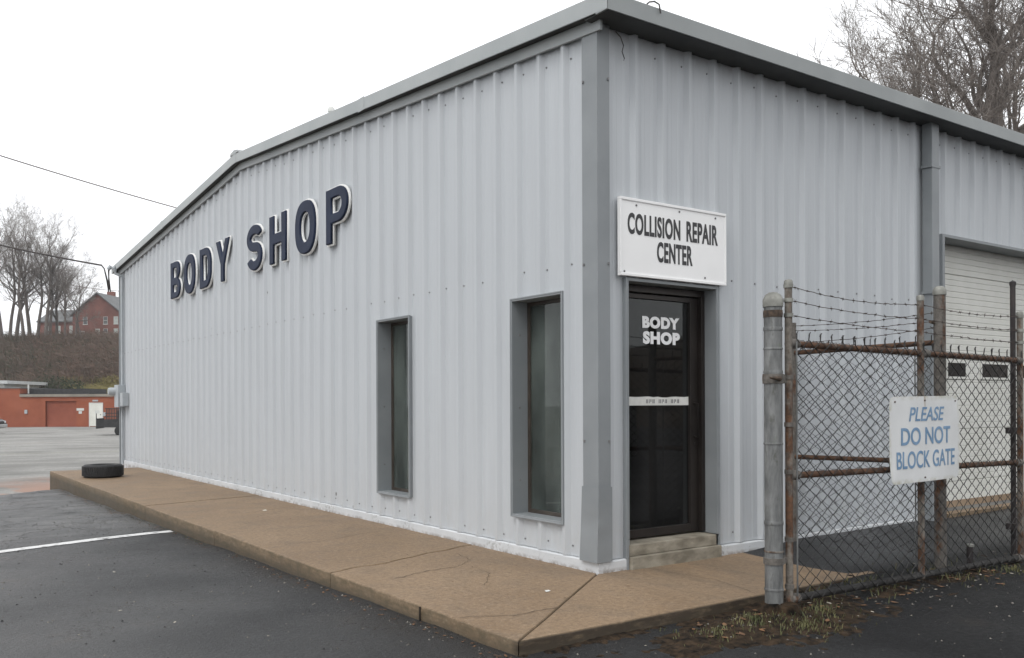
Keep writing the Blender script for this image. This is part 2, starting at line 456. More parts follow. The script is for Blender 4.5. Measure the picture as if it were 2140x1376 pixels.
# ------------------------------------------------------------------ mesh helpers
class MB:
    def __init__(s):
        s.v, s.f = [], []
    def add(s, vs, fs):
        o = len(s.v)
        s.v += [tuple(p) for p in vs]
        s.f += [tuple(i + o for i in f) for f in fs]
        return s
    def box(s, x0, x1, y0, y1, z0, z1):
        vs = [(x, y, z) for z in (z0, z1) for y in (y0, y1) for x in (x0, x1)]
        return s.add(vs, [(0, 2, 3, 1), (4, 5, 7, 6), (0, 1, 5, 4), (2, 6, 7, 3), (0, 4, 6, 2), (1, 3, 7, 5)])
    def prism(s, poly, axis, a, b):
        """poly: 2D outline, extruded along axis from a to b"""
        n = len(poly)
        def P(u, v, w):
            return {'x': (w, u, v), 'y': (u, w, v), 'z': (u, v, w)}[axis]
        vs = [P(u, v, a) for u, v in poly] + [P(u, v, b) for u, v in poly]
        fs = [tuple(range(n - 1, -1, -1)), tuple(range(n, 2 * n))]
        fs += [(i, (i + 1) % n, n + (i + 1) % n, n + i) for i in range(n)]
        return s.add(vs, fs)
    def tube(s, pts, r, n=8, cap=True):
        pts = [Vector(p) for p in pts]
        rs = r if isinstance(r, (list, tuple)) else [r] * len(pts)
        vs, fs = [], []
        ref = None
        for i, p in enumerate(pts):
            d = (pts[min(i + 1, len(pts) - 1)] - pts[max(i - 1, 0)])
            d.normalize()
            if ref is None:
                ref = Vector((0, 0, 1)) if abs(d.z) < .9 else Vector((1, 0, 0))
            u = d.cross(ref)
            u.normalize()
            w = u.cross(d)
            for k in range(n):
                a = 2 * math.pi * k / n
                vs.append(p + (u * math.cos(a) + w * math.sin(a)) * rs[i])
        for i in range(len(pts) - 1):
            for k in range(n):
                fs.append((i * n + k, i * n + (k + 1) % n, (i + 1) * n + (k + 1) % n, (i + 1) * n + k))
        if cap:
            fs.append(tuple(range(n - 1, -1, -1)))
            fs.append(tuple((len(pts) - 1) * n + k for k in range(n)))
        return s.add(vs, fs)
    def lathe(s, prof, cx=0, cy=0, n=20):
        vs = [(cx + r * math.cos(2 * math.pi * k / n), cy + r * math.sin(2 * math.pi * k / n), z) for r, z in prof for k in range(n)]
        fs = [(i * n + k, i * n + (k + 1) % n, (i + 1) * n + (k + 1) % n, (i + 1) * n + k) for i in range(len(prof) - 1) for k in range(n)]
        if prof[0][0] > 0:
            fs.append(tuple(range(n - 1, -1, -1)))
        if prof[-1][0] > 0:
            fs.append(tuple((len(prof) - 1) * n + k for k in range(n)))
        return s.add(vs, fs)
    def mesh(s, name):
        me = bpy.data.meshes.new(name)
        me.from_pydata(s.v, [], s.f)
        me.update()
        return me
    def build(s, name, mat, parent=None, smooth=False, bevel=0.0, fix=True):
        me = s.mesh(name)
        if fix or bevel:
            b = bmesh.new()
            b.from_mesh(me)
            if fix:
                bmesh.ops.recalc_face_normals(b, faces=b.faces)
            if bevel:
                bmesh.ops.bevel(b, geom=[e for e in b.edges if len(e.link_faces) == 2 and e.calc_face_angle(0) > .5],
                                offset=bevel, segments=2, affect='EDGES', profile=.6)
            b.to_mesh(me)
            b.free()
        if smooth:
            for p in me.polygons:
                p.use_smooth = True
            try:
                me.set_sharp_from_angle(angle=R(38))
            except Exception:
                pass
        return place(name, me, mat, parent)

def place(name, me, mat, parent=None):
    if mat is not None and not me.materials:
        me.materials.append(M[mat] if isinstance(mat, str) else mat)
    o = bpy.data.objects.new(name, me)
    col.objects.link(o)
    if parent:
        o.parent = parent
    return o

def empty(name, loc=(0, 0, 0), rz=0.0):
    o = bpy.data.objects.new(name, None)
    o.empty_display_size = .2
    col.objects.link(o)
    o.location = loc
    o.rotation_euler = (0, 0, rz)
    return o

def tag(o, label=None, cat=None, group=None, kind=None):
    if label:
        o['label'] = label
    if cat:
        o['category'] = cat
    if group:
        o['group'] = group
    if kind:
        o['kind'] = kind
    return o

def nz(x, y, z=0.0):
    return mnoise.noise((x, y, z))

def sstep(a, b, x):
    t = min(1, max(0, (x - a) / (b - a)))
    return t * t * (3 - 2 * t)

def text_mesh(body, w, h, bold=0.0, extrude=.0015, shear=0.0, spacing=1.0, word=1.0):
    """lettering in the x-z plane, lower left corner at the origin, stretched to w x h"""
    cu = bpy.data.curves.new('lettering', 'FONT')
    cu.body = body
    cu.size = 1.0
    cu.offset = bold
    cu.extrude = .01
    cu.shear = shear
    cu.space_character = spacing
    cu.space_word = word
    cu.resolution_u = 5
    o = bpy.data.objects.new('lettering', cu)
    col.objects.link(o)
    dg = bpy.context.evaluated_depsgraph_get()
    me = bpy.data.meshes.new_from_object(o.evaluated_get(dg))
    bpy.data.objects.remove(o)
    xs = [v.co.x for v in me.vertices]
    ys = [v.co.y for v in me.vertices]
    x0, x1, y0, y1 = min(xs), max(xs), min(ys), max(ys)
    for v in me.vertices:
        x, y, z = v.co
        v.co = ((x - x0) / (x1 - x0) * w, -z / .01 * extrude, (y - y0) / (y1 - y0) * h)
    return me

# ------------------------------------------------------------------ ground
def lot_z(x, y):
    """top of the near asphalt"""
    z = -.072 - .0135 * max(0, y + 1.2)
    xr, x = x, x - .24 * min(1, max(0, (y + 1.2) / 1.2))   # the asphalt laps the end of the walk at a slant
    rise = min(1, max(0, (x - .1) / 1.35)) * .074 + min(1, max(0, (x - 1.45) / .7)) * .058 * sstep(-1.25, -.1, y)
    x = xr
    z = -.072 + (z + .072) * sstep(.6, -.6, x) + rise
    z -= .045 * sstep(-1.2, -1.55, y) * sstep(.3, 1.6, x)
    z -= .05 * sstep(-2.0, -3.5, y) * sstep(1.0, 3.0, x)
    z += .012 * nz(x * .55, y * .55) + .004 * nz(x * 2.1, y * 2.1, 3)
    if -2.4 < x < 1.0 and -1.6 < y < 14:
        d = min(abs(x + 1.69), 1)
        z -= .02 * (1 - sstep(0, .35, d)) * (.5 + nz(y * 1.3, 9.1))
    return z

def ground_z(x, y):
    D = depth(x, y)
    return -.43 - .0069 * max(0, D - 17) + (.03 * nz(x * .12, y * .12) if D < 80 else 0)

def axis_steps(*segs):
    out = []
    for a, b, s in segs:
        n = max(1, round((b - a) / s))
        out += [a + (b - a) * i / n for i in range(n)]
    out.append(segs[-1][1])
    return out

g = MB()
xs = axis_steps((-280, -60, 55), (-60, -12, 8), (-12, 40, 4), (40, 100, 10), (100, 360, 65))
ys = axis_steps((-280, -60, 55), (-60, 0, 10), (0, 100, 4), (100, 140, 20), (140, 480, 85))
def ground_far(x, y):
    return max(ground_z(x, y), -1.05) - (.25 if y < 8 or x > 4 and y < 30 else 0)
g.add([(x, y, ground_far(x, y)) for y in ys for x in xs],
      [(j * len(xs) + i, j * len(xs) + i + 1, (j + 1) * len(xs) + i + 1, (j + 1) * len(xs) + i) for j in range(len(ys) - 1) for i in range(len(xs) - 1)])
tag(g.build('ground', 'far_lot', smooth=True, fix=False), 'pale gravel lot patched with red clay beyond the asphalt', 'ground', kind='structure')

a = MB()
xs = axis_steps((-60, -12, 8), (-12, -6, .6), (-6, 5, .125), (5, 12, .6), (12, 60, 8))
NV = 150
def lot_edge(x):
    e = min(max(x + 14.45, 6.0), 13.2)
    return e + .16 * nz(x * 1.7, 4.4) + .07 * nz(x * 5.1, 8.8)
vs = []
for j in range(NV + 1):
    for x in xs:
        t = j / NV
        ye = lot_edge(x)
        # rows are dense around the walk and loosen towards the street
        y = -60 + 52 * (t / .06) if t < .06 else -8 + (ye + 8) * ((t - .06) / .94)
        vs.append((x, y, lot_z(x, y)))
nx = len(xs)
fs = [(j * nx + i, j * nx + i + 1, (j + 1) * nx + i + 1, (j + 1) * nx + i) for j in range(NV) for i in range(nx - 1)]
o = len(vs)
for i, x in enumerate(xs):
    q = vs[NV * nx + i]
    vs.append((q[0] + .02, q[1] + .05 + .05 * nz(x * 7, 2), q[2] - .3))
fs += [(NV * nx + i, NV * nx + i + 1, o + i + 1, o + i) for i in range(nx - 1)]
a.add(vs, fs)
tag(a.build('parking_lot', 'asphalt', smooth=True, fix=False), 'dark wet asphalt lot in front of the walk', 'asphalt', kind='structure')

# painted bay line
ln = MB()
N = 60
pts = []
for i in range(N + 1):
    t = i / N
    x = -7.2 + (-1.72 + 7.2) * t
    yc = 5.31 + .3 * (x + 1.69)
    w = .085 + .012 * nz(x * 4, 1)
    for sgn in (-1, 1):
        y = yc + sgn * w + .006 * nz(x * 9, sgn)
        pts.append((x, y, lot_z(x, y) + .005))
fl = []
for i in range(N):
    if False:
        continue                                    # flaked gaps
    fl.append((i * 2, i * 2 + 2, i * 2 + 3, i * 2 + 1))
ln.add(pts, fl)
tag(ln.build('bay_line', 'line', fix=False), 'worn white bay line painted on the asphalt', 'line', kind='structure')

# soil that has washed against the kerb and round the gate post
so = MB()
xs = axis_steps((-2.1, 3.9, .03))
ys = axis_steps((-2.5, -1.12, .028))
def soil_h(x, y):
    b = math.exp(-((x + .45) / .95) ** 2 - ((y + 1.6) / .33) ** 2) * 1.0
    b += math.exp(-((x - .25) / .55) ** 2 - ((y + 1.55) / .32) ** 2) * 1.0
    b += math.exp(-((x - 2.0) / 1.6) ** 2 - ((y + 1.5) / .13) ** 2) * .75
    b += math.exp(-((y + 1.2) / .09) ** 2) * .6 * sstep(2.2, 1.2, x)
    return .028 * (b + .55 * nz(x * 3, y * 3) + .45 * nz(x * 8, y * 8) + .4 * nz(x * 19, y * 19, 2)) - .0155
sv = [(x, y, lot_z(x, y) + soil_h(x, y)) for y in ys for x in xs]
so.add(sv, [(j * len(xs) + i, j * len(xs) + i + 1, (j + 1) * len(xs) + i + 1, (j + 1) * len(xs) + i) for j in range(len(ys) - 1) for i in range(len(xs) - 1)])
tag(so.build('soil', 'soil', smooth=True, fix=False), 'brown soil washed up along the kerb and gate', 'soil', kind='structure')

# ------------------------------------------------------------------ concrete walk: slabs with joints and cracks
walk = tag(empty('walk', (0, 0, 0)), 'tan concrete walk with a low kerb along the building', 'walk', kind='structure')
def jag(p, q, n, amp, seed):
    out = []
    d = Vector((q[0] - p[0], q[1] - p[1]))
    nrm = Vector((-d.y, d.x)).normalized()
    for i in range(n + 1):
        t = i / n
        k = amp * nz(t * 5.3, seed) * (1 if 0 < i < n else .3)
        out.append((p[0] + d.x * t + nrm.x * k, p[1] + d.y * t + nrm.y * k))
    return out
def kerb_x(y):
    return -1.69 + .010 * nz(y * .8, 5.5) + .005 * nz(y * 3, 6.5) + .006 * max(0, nz(y * 9, 2.5))
XW = .03
cuts = [
    jag((-1.69, -1.2), (XW, XW), 10, .004, 1.1),        # tooled mitre joint at the corner
    jag((-1.69, 1.17), (XW, 1.66), 16, .09, 3.3),
    jag((-1.69, 3.9), (XW, 3.95), 8, .004, 4.4),
    jag((-1.69, 6.6), (XW, 7.0), 12, .03, 5.5),
    jag((-1.69, 9.6), (XW, 9.6), 8, .004, 6.6),
    [(-1.69, 13.71), (XW, 13.71)],
]
def slab(poly, z, name='slab'):
    """poly in plan, shrunk a little so the joints stay open"""
    n = len(poly)
    c = MB()
    area = sum(poly[i][0] * poly[(i + 1) % n][1] - poly[(i + 1) % n][0] * poly[i][1] for i in range(n))
    if area < 0:
        poly = poly[::-1]
    def inset(pl, k):
        m = len(pl)
        out = []
        for i in range(m):
            p0, p1, p2 = Vector(pl[i - 1]), Vector(pl[i]), Vector(pl[(i + 1) % m])
            n1 = Vector((-(p1 - p0).y, (p1 - p0).x)).normalized()
            n2 = Vector((-(p2 - p1).y, (p2 - p1).x)).normalized()
            b = (n1 + n2)
            b = b.normalized() if b.length > 1e-6 else n1
            out.append(p1 + b * k / max(.4, b.dot(n1)))
        return out
    rings = [(inset(poly, .0035), -.55), (inset(poly, .0035), z - .014), (inset(poly, .006), z - .006), (inset(poly, .012), z)]
    for pl, zz in rings:
        c.v += [(p[0], p[1], zz) for p in pl]
    for k in range(len(rings) - 1):
        c.f += [(k * n + i, k * n + (i + 1) % n, (k + 1) * n + (i + 1) % n, (k + 1) * n + i) for i in range(n)]
    c.f.append(tuple((len(rings) - 1) * n + i for i in range(n)))
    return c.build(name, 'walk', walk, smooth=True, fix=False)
tilt = [0, .003, -.002, .002, 0, -.002]
for k in range(5):
    lo, hi = cuts[k], cuts[k + 1]
    n = max(2, int((hi[0][1] - lo[0][1]) / .09))
    kerb = [(kerb_x(lo[0][1] + (hi[0][1] - lo[0][1]) * i / n), lo[0][1] + (hi[0][1] - lo[0][1]) * i / n) for i in range(1, n)]
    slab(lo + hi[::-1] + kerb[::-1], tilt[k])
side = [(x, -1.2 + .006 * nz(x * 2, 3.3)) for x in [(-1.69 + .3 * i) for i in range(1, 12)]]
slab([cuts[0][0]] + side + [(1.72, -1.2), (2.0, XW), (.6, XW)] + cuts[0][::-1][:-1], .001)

# hairline cracks and the open joint in the kerb face
ck = MB()
def crack(pts_, w, z=.0045, seed=1):
    line = []
    for (p, q) in zip(pts_[:-1], pts_[1:]):
        line += jag(p, q, 8, .03, seed + p[0] * 3)[:-1]
    line.append(pts_[-1])
    o_ = len(ck.v)
    for i, p in enumerate(line):
        q = Vector(line[min(i + 1, len(line) - 1)]) - Vector(line[max(i - 1, 0)])
        q.normalize()
        ww = w * (.35 + .65 * abs(nz(i * .7, seed))) * (1 if 0 < i < len(line) - 1 else .2)
        ck.v += [(p[0] - q.y * ww, p[1] + q.x * ww, z), (p[0] + q.y * ww, p[1] - q.x * ww, z)]
        if i:
            ck.f.append((o_ + 2 * i - 2, o_ + 2 * i - 1, o_ + 2 * i + 1, o_ + 2 * i))
crack([(-1.675, -.55), (-1.35, -.72), (-1.0, -.7)], .006, seed=3.1)
crack([(-1.4, .68), (-1.05, .8), (-.75, .82)], .006, seed=4.2)
crack([(-.75, .82), (-.5, 1.0), (-.42, 1.35)], .004, seed=5.2)
crack([(-1.0, .1), (-.7, .45), (-.66, .8)], .003, seed=6.3)
crack([(-1.67, 2.7), (-1.1, 2.62), (-.3, 2.9)], .003, seed=7.3)
crack([(-1.67, 5.3), (-.9, 5.1), (-.05, 5.45)], .004, seed=8.3)
crack([(-1.67, 8.2), (-.6, 8.4), (-.05, 8.3)], .004, seed=9.3)
crack([(.35, -1.17), (.5, -.7), (.42, -.1)], .003, seed=2.3)
tag(ck.build('hairline_cracks', 'crack', walk, fix=False), kind='stuff')
MB().box(-1.693, -1.682, -.166, -.158, -.2, -.006).build('kerb_joint', 'crack', walk)

# ------------------------------------------------------------------ metal building
W, LEN = 15.24, 18.29
EAVE, OVY, OVX, SLOPE = 4.285, .27, .15, .0833
FA = .13
def roof_top(y):
    return EAVE + SLOPE * (min(y, W - y) + OVY)
shop = tag(empty('metal_shop_building', (0, 0, 0)), 'pale blue grey ribbed metal building with grey trim and shallow gable roof', 'building')

def panel_profile(u0, u1, c0, extra=()):
    """(u, outward offset) points of a ribbed sheet between u0 and u1"""
    pts = {round(u0, 4): None, round(u1, 4): None}
    for e in extra:
        if u0 < e < u1:
            pts[round(e, 4)] = None
    def off(u):
        d = abs((u - c0 + .1524) % .3048 - .1524)
        if d < .016:
            return .041
        if d < .046:
            return .005 + .036 * (.046 - d) / .030
        d2 = abs(d - .1016)                         # small stiffening ribs between the main ribs
        if d2 < .012:
            return .0075
        if d2 < .02:
            return .005 + .0025 * (.02 - d2) / .008
        return .005
    k0 = int((u0 - c0) / .3048) - 2
    for k in range(k0, k0 + int((u1 - u0) / .3048) + 6):
        c = c0 + .3048 * k
        for s in (-.1216, -.1136, -.0896, -.0816, -.046, -.016, .016, .046, .0816, .0896, .1136, .1216):
            u = c + s
            if u0 < u < u1:
                pts[round(u, 4)] = None
    return [(u, off(u)) for u in sorted(pts)]

def siding_wall(parent, to_world, length, c0, width, zb, ztop, openings, name='siding_panel'):
    u = 0.0
    k = 0
    first = c0 + .1524
    edges = [0.0]
    e = first
    while e < length - .15:
        if e > .35:
            edges.append(e)
        e += width
    edges.append(length)
    for u0, u1 in zip(edges[:-1], edges[1:]):
        ex = [v for o in openings for v in o[:2]]
        prof = panel_profile(u0, u1, c0, ex)
        mb = MB()
        for (ua, oa), (ub, ob) in zip(prof[:-1], prof[1:]):
            mid = (ua + ub) / 2
            spans = [(zb, None)]
            for (p, q, r, t) in openings:
                if p < mid < q:
                    new = []
                    if r > zb + .01:
                        new.append((zb, r))
                    new.append((t, None))
                    spans = new
            for z0, z1 in spans:
                za, zc = (ztop(ua), ztop(ub)) if z1 is None else (z1, z1)
                mb.add([to_world(ua, oa, z0), to_world(ub, ob, z0), to_world(ub, ob, zc), to_world(ua, oa, za)], [(0, 1, 2, 3)])
        lap = .0015 * (k % 2)
        ob_ = mb.build(name, 'siding', parent, fix=False)
        k += 1

ZB = .09
WIN = [(.366, 1.042, .332, 2.172), (2.762, 3.448, .332, 2.18)]
DOOR = (.245, 1.305, 0.0, 2.26)
OHD = (4.85, 7.9, .0, 3.07)
siding_wall(shop, lambda u, o, z: (-o, u, z), W, .366, .9144, ZB, lambda u: roof_top(u) - FA + .01, WIN)
siding_wall(shop, lambda u, o, z: (u, -o, z), LEN, .375, .9144, ZB, lambda u: 4.16, [DOOR, OHD])
siding_wall(shop, lambda u, o, z: (u, W + o, z), LEN, .375, .9144, -.4, lambda u: 4.16, [])
siding_wall(shop, lambda u, o, z: (LEN + o, u, z), W, .366, .9144, -.1, lambda u: roof_top(u) - FA + .01, [])

# foundation strip, chipped white paint
def chipped_strip(u0, u1, fn, step=.06):
    n = max(1, int((u1 - u0) / step))
    mb = MB()
    for i in range(n + 1):
        u = u0 + (u1 - u0) * i / n
        pr = .043 + .0015 * nz(u * 6, 1.5)
        top = ZB - .004 + .0015 * nz(u * 4, 7.7)
        mb.v += [fn(u, pr + .003, -.5), fn(u, pr, top - .008), fn(u, pr - .008, top), fn(u, -.05, top)]
        if i:
            for k in range(3):
                b = (i - 1) * 4 + k
                mb.f.append((b, b + 4, b + 5, b + 1))
    return mb
chipped_strip(-.046, W + .04, lambda u, o, z: (-o, u, z)).build('foundation', 'foundation', shop, fix=False)
chipped_strip(-.043, DOOR[0], lambda u, o, z: (u, -o, z)).build('foundation', 'foundation', shop, fix=False)
chipped_strip(DOOR[1], OHD[0], lambda u, o, z: (u, -o, z)).build('foundation', 'foundation', shop, fix=False)
chipped_strip(OHD[1], LEN, lambda u, o, z: (u, -o, z)).build('foundation', 'foundation', shop, fix=False)
MB().box(.06, LEN - .06, .03, W - .06, -.5, .1).build('floor_slab', 'room_floor', shop)

# screws: rows on the flats beside the ribs
def screws(fn, length, rows, c0, skip, seed):
    r_ = random.Random(seed)
    mb = MB()
    k = 0
    while c0 + .3048 * k + .075 < length:
        u = c0 + .3048 * k - .07
        k += 1
        if u < .1:
            continue
        for zf in rows:
            z = zf(u)
            if any(p - .02 < u < q + .02 and r - .02 < z < t + .02 for p, q, r, t in skip):
                continue
            if r_.random() < .07:
                continue
            z += r_.uniform(-.012, .012)
            s = .0085
            ring = [(s * math.cos(a * math.pi / 3), s * math.sin(a * math.pi / 3)) for a in range(6)]
            mb.add([fn(u + p, .0055, z + q) for p, q in ring] + [fn(u + p * .7, .0125, z + q * .7) for p, q in ring],
                   [(6, 7, 8, 9, 10, 11)] + [(i, (i + 1) % 6, 6 + (i + 1) % 6, 6 + i) for i in range(6)])
    return mb
tag(screws(lambda u, o, z: (-o, u, z), W, [lambda u: .16, lambda u: 2.388, lambda u: roof_top(u) - FA - .2], .366, WIN, 1).build('screws', 'screw', shop), kind='stuff')
tag(screws(lambda u, o, z: (u, -o, z), LEN, [lambda u: .17, lambda u: 2.33, lambda u: 4.03], .375, [DOOR, OHD], 2).build('screws', 'screw', shop), kind='stuff')
# stray dents and old fixing holes under the letters and by the foot of the wall
hl = MB()
for y, z, s in ((8.0, 2.87, .014), (6.7, 2.83, .016), (7.35, 2.72, .012), (4.9, 2.33, .012), (4.55, .22, .02), (4.62, .12, .024), (4.3, .21, .018), (4.36, .12, .02), (4.05, .2, .016), (4.1, .11, .018), (9.1, 2.5, .01)):
    ring = [(s * math.cos(a * math.pi / 4), s * math.sin(a * math.pi / 4)) for a in range(8)]
    hl.add([(-.0085, y + p, z + q * 1.2) for p, q in ring], [tuple(range(8))])
tag(hl.build('fixing_holes', 'screw', shop), kind='stuff')

# corner trim in two lengths; the lower one is dented and flares
def lpoly(o, yb, xb):
    t = .004
    return [(-o, yb), (-o, -o), (xb, -o), (xb, -o + t), (-o + t, -o + t), (-o + t, yb)]
def fold_trim(name, z0, z1, o, yb, xb, dent=False):
    cols = [(-.003, yb), (-o, yb), (-o, yb * .5 - o * .5), (-o, -o), (xb * .5 - o * .5, -o), (xb, -o), (xb, -.003)]
    rows = 40 if dent else 10
    mb = MB()
    for j in range(rows + 1):
        t = j / rows
        z = z0 + (z1 - z0) * t
        for i, (x, y) in enumerate(cols):
            if dent:
                low = 1 - t
                x -= .016 * low ** 1.4 if i in (1, 2, 3) else 0
                y += .012 * low ** 1.2 if i in (0, 1) else 0
                d = math.exp(-((z - .36) / .085) ** 2)
                if i == 2:
                    x += .012 * d
                if i == 3:
                    x += .006 * math.exp(-((z - .42) / .05) ** 2)
                    y += .006 * math.exp(-((z - .42) / .05) ** 2)
                if i == 4:
                    y += .006 * math.exp(-((z - .28) / .07) ** 2)
            else:
                x += .0012 * nz(z * 1.5, i * 3.1)
                y += .0012 * nz(z * 1.5, i * 5.1 + 9)
            mb.v.append((x, y, z))
    n = len(cols)
    mb.f += [(j * n + i, j * n + i + 1, (j + 1) * n + i + 1, (j + 1) * n + i) for j in range(rows) for i in range(n - 1)]
    ob = mb.build(name, 'trim', shop, fix=False, smooth=dent)
    return ob
fold_trim('corner_trim', .6, 4.2, .047, .125, .078)
tag(fold_trim('corner_trim', .085, .652, .058, .13, .082, True), 'dented lower length of the grey corner trim')
MB().box(-.03, .0, -.03, .03, -.02, .12).build('corner_stub', 'step', shop)
# far corner trim
MB().box(-.047, -.043, W - .12, W + .05, ZB, 4.2).build('corner_trim', 'trim', shop)
cs = MB()
for z in (3.75, 2.35, 1.0):
    for p in ((-.05, .108), (.062, -.05)):
        cs.lathe([(.009, z - .009), (.009, z + .009)], p[0], p[1], 8)
tag(cs.build('screws', 'screw', shop), kind='stuff')

# roof: sheets, rake boards, rake trim, soffits, ridge cap
def rake(name, mat, x0, x1, dtop, dbot, y0=-OVY, y1=W + OVY, tilt=False):
    for ya, yb in ((y0, W / 2), (W / 2, y1)):
        MB().add([(x, y, roof_top(y) - d) for y in (ya, yb) for d in (dbot, dtop) for x in (x0, x1)],
                 [(0, 1, 3, 2), (4, 6, 7, 5), (0, 4, 5, 1), (2, 3, 7, 6), (0, 2, 6, 4), (1, 5, 7, 3)]).build(name, mat, shop, bevel=.004)
rake('roof_sheet', 'roof', -OVX + .012, LEN + OVX, -.003, .022, -OVY + .012, W + OVY - .012)
rake('rake_fascia', 'trim_light', -OVX, -OVX + .012, 0, FA)
rake('rake_soffit', 'soffit_shade', -OVX + .014, -.002, FA - .024, FA - .012, -OVY + .02, W + OVY - .02)
rake('rake_trim', 'trim_light', -.062, -.036, FA - .008, FA + .088, -.1, W + .06)
rake('rake_fascia', 'trim_light', LEN + OVX - .012, LEN + OVX, 0, FA)
# fold line along the lower edge of the fascia and joints between its lengths
for y in (3.6, 7.62, 11.5):
    MB().box(-OVX - .003, -OVX + .002, y - .07, y + .07, roof_top(y) - FA - .002 - .006, roof_top(y) + .004).build('fascia_joint', 'trim_light', shop)
MB().add([(x, y, z) for x in (-OVX - .006, LEN + OVX) for y, z in ((W / 2 - .17, roof_top(W / 2) - .004), (W / 2 - .15, roof_top(W / 2) + .03), (W / 2, roof_top(W / 2) + .055), (W / 2 + .15, roof_top(W / 2) + .03), (W / 2 + .17, roof_top(W / 2) - .004))],
         [(0, 1, 6, 5), (1, 2, 7, 6), (2, 3, 8, 7), (3, 4, 9, 8), (0, 4, 3, 2, 1), (5, 6, 7, 8, 9)]).build('ridge_cap', 'trim_light', shop)
def gutter(ya, yb, sgn):
    # outer face with a small rolled lip, flat underside back to the wall
    z0 = EAVE - FA
    prof = [(ya, z0), (ya, EAVE - .004), (ya + sgn * .01, EAVE + .004), (ya + sgn * .02, EAVE - .004), (ya + sgn * .014, EAVE - .012), (ya + sgn * .014, z0 + .014), (yb, z0 + .014), (yb, z0)]
    m = MB().prism(prof, 'x', -OVX + .001, LEN + OVX)
    return m
gutter(-OVY, -.145, 1).build('gutter', 'gutter', shop)
MB().box(-OVX + .02, LEN + OVX - .02, -OVY + .012, -.15, EAVE - FA - .004, EAVE - FA - .001).build('gutter_shade', 'soffit_shade', shop)  # thin added sheet whose dark colour stands for shade under the gutter
gutter(W + OVY, W + .145, -1).build('gutter', 'trim_light', shop)
MB().box(-OVX + .02, LEN, -.146, -.004, EAVE - FA + .004, EAVE - FA + .016).build('eave_soffit', 'soffit_shade', shop)
MB().box(-OVX + .02, LEN, W + .004, W + .146, EAVE - FA + .004, EAVE - FA + .016).build('eave_soffit', 'soffit_shade', shop)
# pipe downspout beside the vehicle door
ds = MB().box(4.475, 4.612, -.145, -.037, .0, EAVE - FA + .012)
ds.build('downspout', 'trim', shop, bevel=.008)
for z in (.9, 2.4, 3.7):
    MB().box(4.458, 4.63, -.15, -.036, z, z + .03).build('downspout_strap', 'trim', shop)
# roof vent pipe with a cowl
vp = MB().lathe([(.03, 4.7), (.03, 5.52), (.05, 5.53), (.05, 5.57), (.03, 5.6), (0, 5.605)], 1.0, 6.766, 14)
vp.build('vent_pipe', 'offwhite', shop, smooth=True)
# loose wires at the eave
MB().tube([(.16, -.03, 4.14), (.2, -.045, 4.1), (.225, -.05, 4.04), (.21, -.05, 3.99), (.235, -.05, 3.94), (.222, -.055, 3.925)], .004, 5).build('loose_wire', 'cable', shop)
MB().tube([(.27, -.24, 4.287), (.29, -.26, 4.312), (.33, -.275, 4.32), (.37, -.284, 4.305), (.385, -.285, 4.24)], .006, 5).build('loose_wire', 'cable', shop)

# windows: reveal, frame, sash, pane, blind
def window(y0, y1, z0, z1, blind):
    w = MB()
    t, d0, d1 = .018, -.052, .15
    fr = MB()
    fr.box(d0, d1, y0, y0 + t, z0, z1)
    fr.box(d0, d1, y1 - t, y1, z0, z1)
    fr.box(d0, d1, y0 + t, y1 - t, z0, z0 + t)
    fr.box(d0, d1, y0 + t, y1 - t, z1 - t, z1)
    win = fr.build('window', 'trim', shop, bevel=.004)
    fl = MB()                                       # outer flange lying on the ribs
    e = .008
    fl.box(-.056, -.034, y0 - e, y0 + .004, z0 - e, z1 + e)
    fl.box(-.056, -.034, y1 - .004, y1 + e, z0 - e, z1 + e)
    fl.box(-.056, -.034, y0 + .004, y1 - .004, z0 - e, z0 + .004)
    fl.box(-.056, -.034, y0 + .004, y1 - .004, z1 - .004, z1 + e)
    fl.build('frame', 'trim', win, bevel=.003)
    s = MB()
    a, b, c, d, k = y0 + t, y1 - t, z0 + t, z1 - t, .032
    s.box(.115, .149, a, a + k, c, d)
    s.box(.115, .149, b - k, b, c, d)
    s.box(.115, .149, a + k, b - k, c, c + k)
    s.box(.115, .149, a + k, b - k, d - k, d)
    s.build('sash', 'tan_sash', win, bevel=.003)
    MB().box(.130, .134, a + k, b - k, c + k, d - k).build('pane', 'window_glass', win)
    rv = MB()
    for yy in (y0 + t,):
        pass
    sc_ = MB()
    for zz in (z0 + .3, (z0 + z1) / 2, z1 - .3):
        sc_.lathe([(.008, zz - .008), (.008, zz + .008)], .03, y1 - t, 8)
    tag(sc_.build('screws', 'screw', win), kind='stuff')
    # what stands just inside: a hanging strip blind and a shelf
    n = 3 if blind else 2
    for i in range(n):
        yb = b - .02 - i * .082
        MB().box(.165 + .008 * i, .168 + .008 * i, yb - .078, yb, c + .0, d + .05).build('blind_strip', 'blind', win)
    for zz in (.9, 1.28):
        MB().box(.19, .5, a - .1, b - .25, zz, zz + .03).build('shelf', 'offwhite', win)
window(*WIN[0], 0)
window(*WIN[1], 1)
# office partition behind the windows
MB().box(2.6, 2.7, .05, 6.2, .1, 3.0).build('partition_wall', 'room', shop)

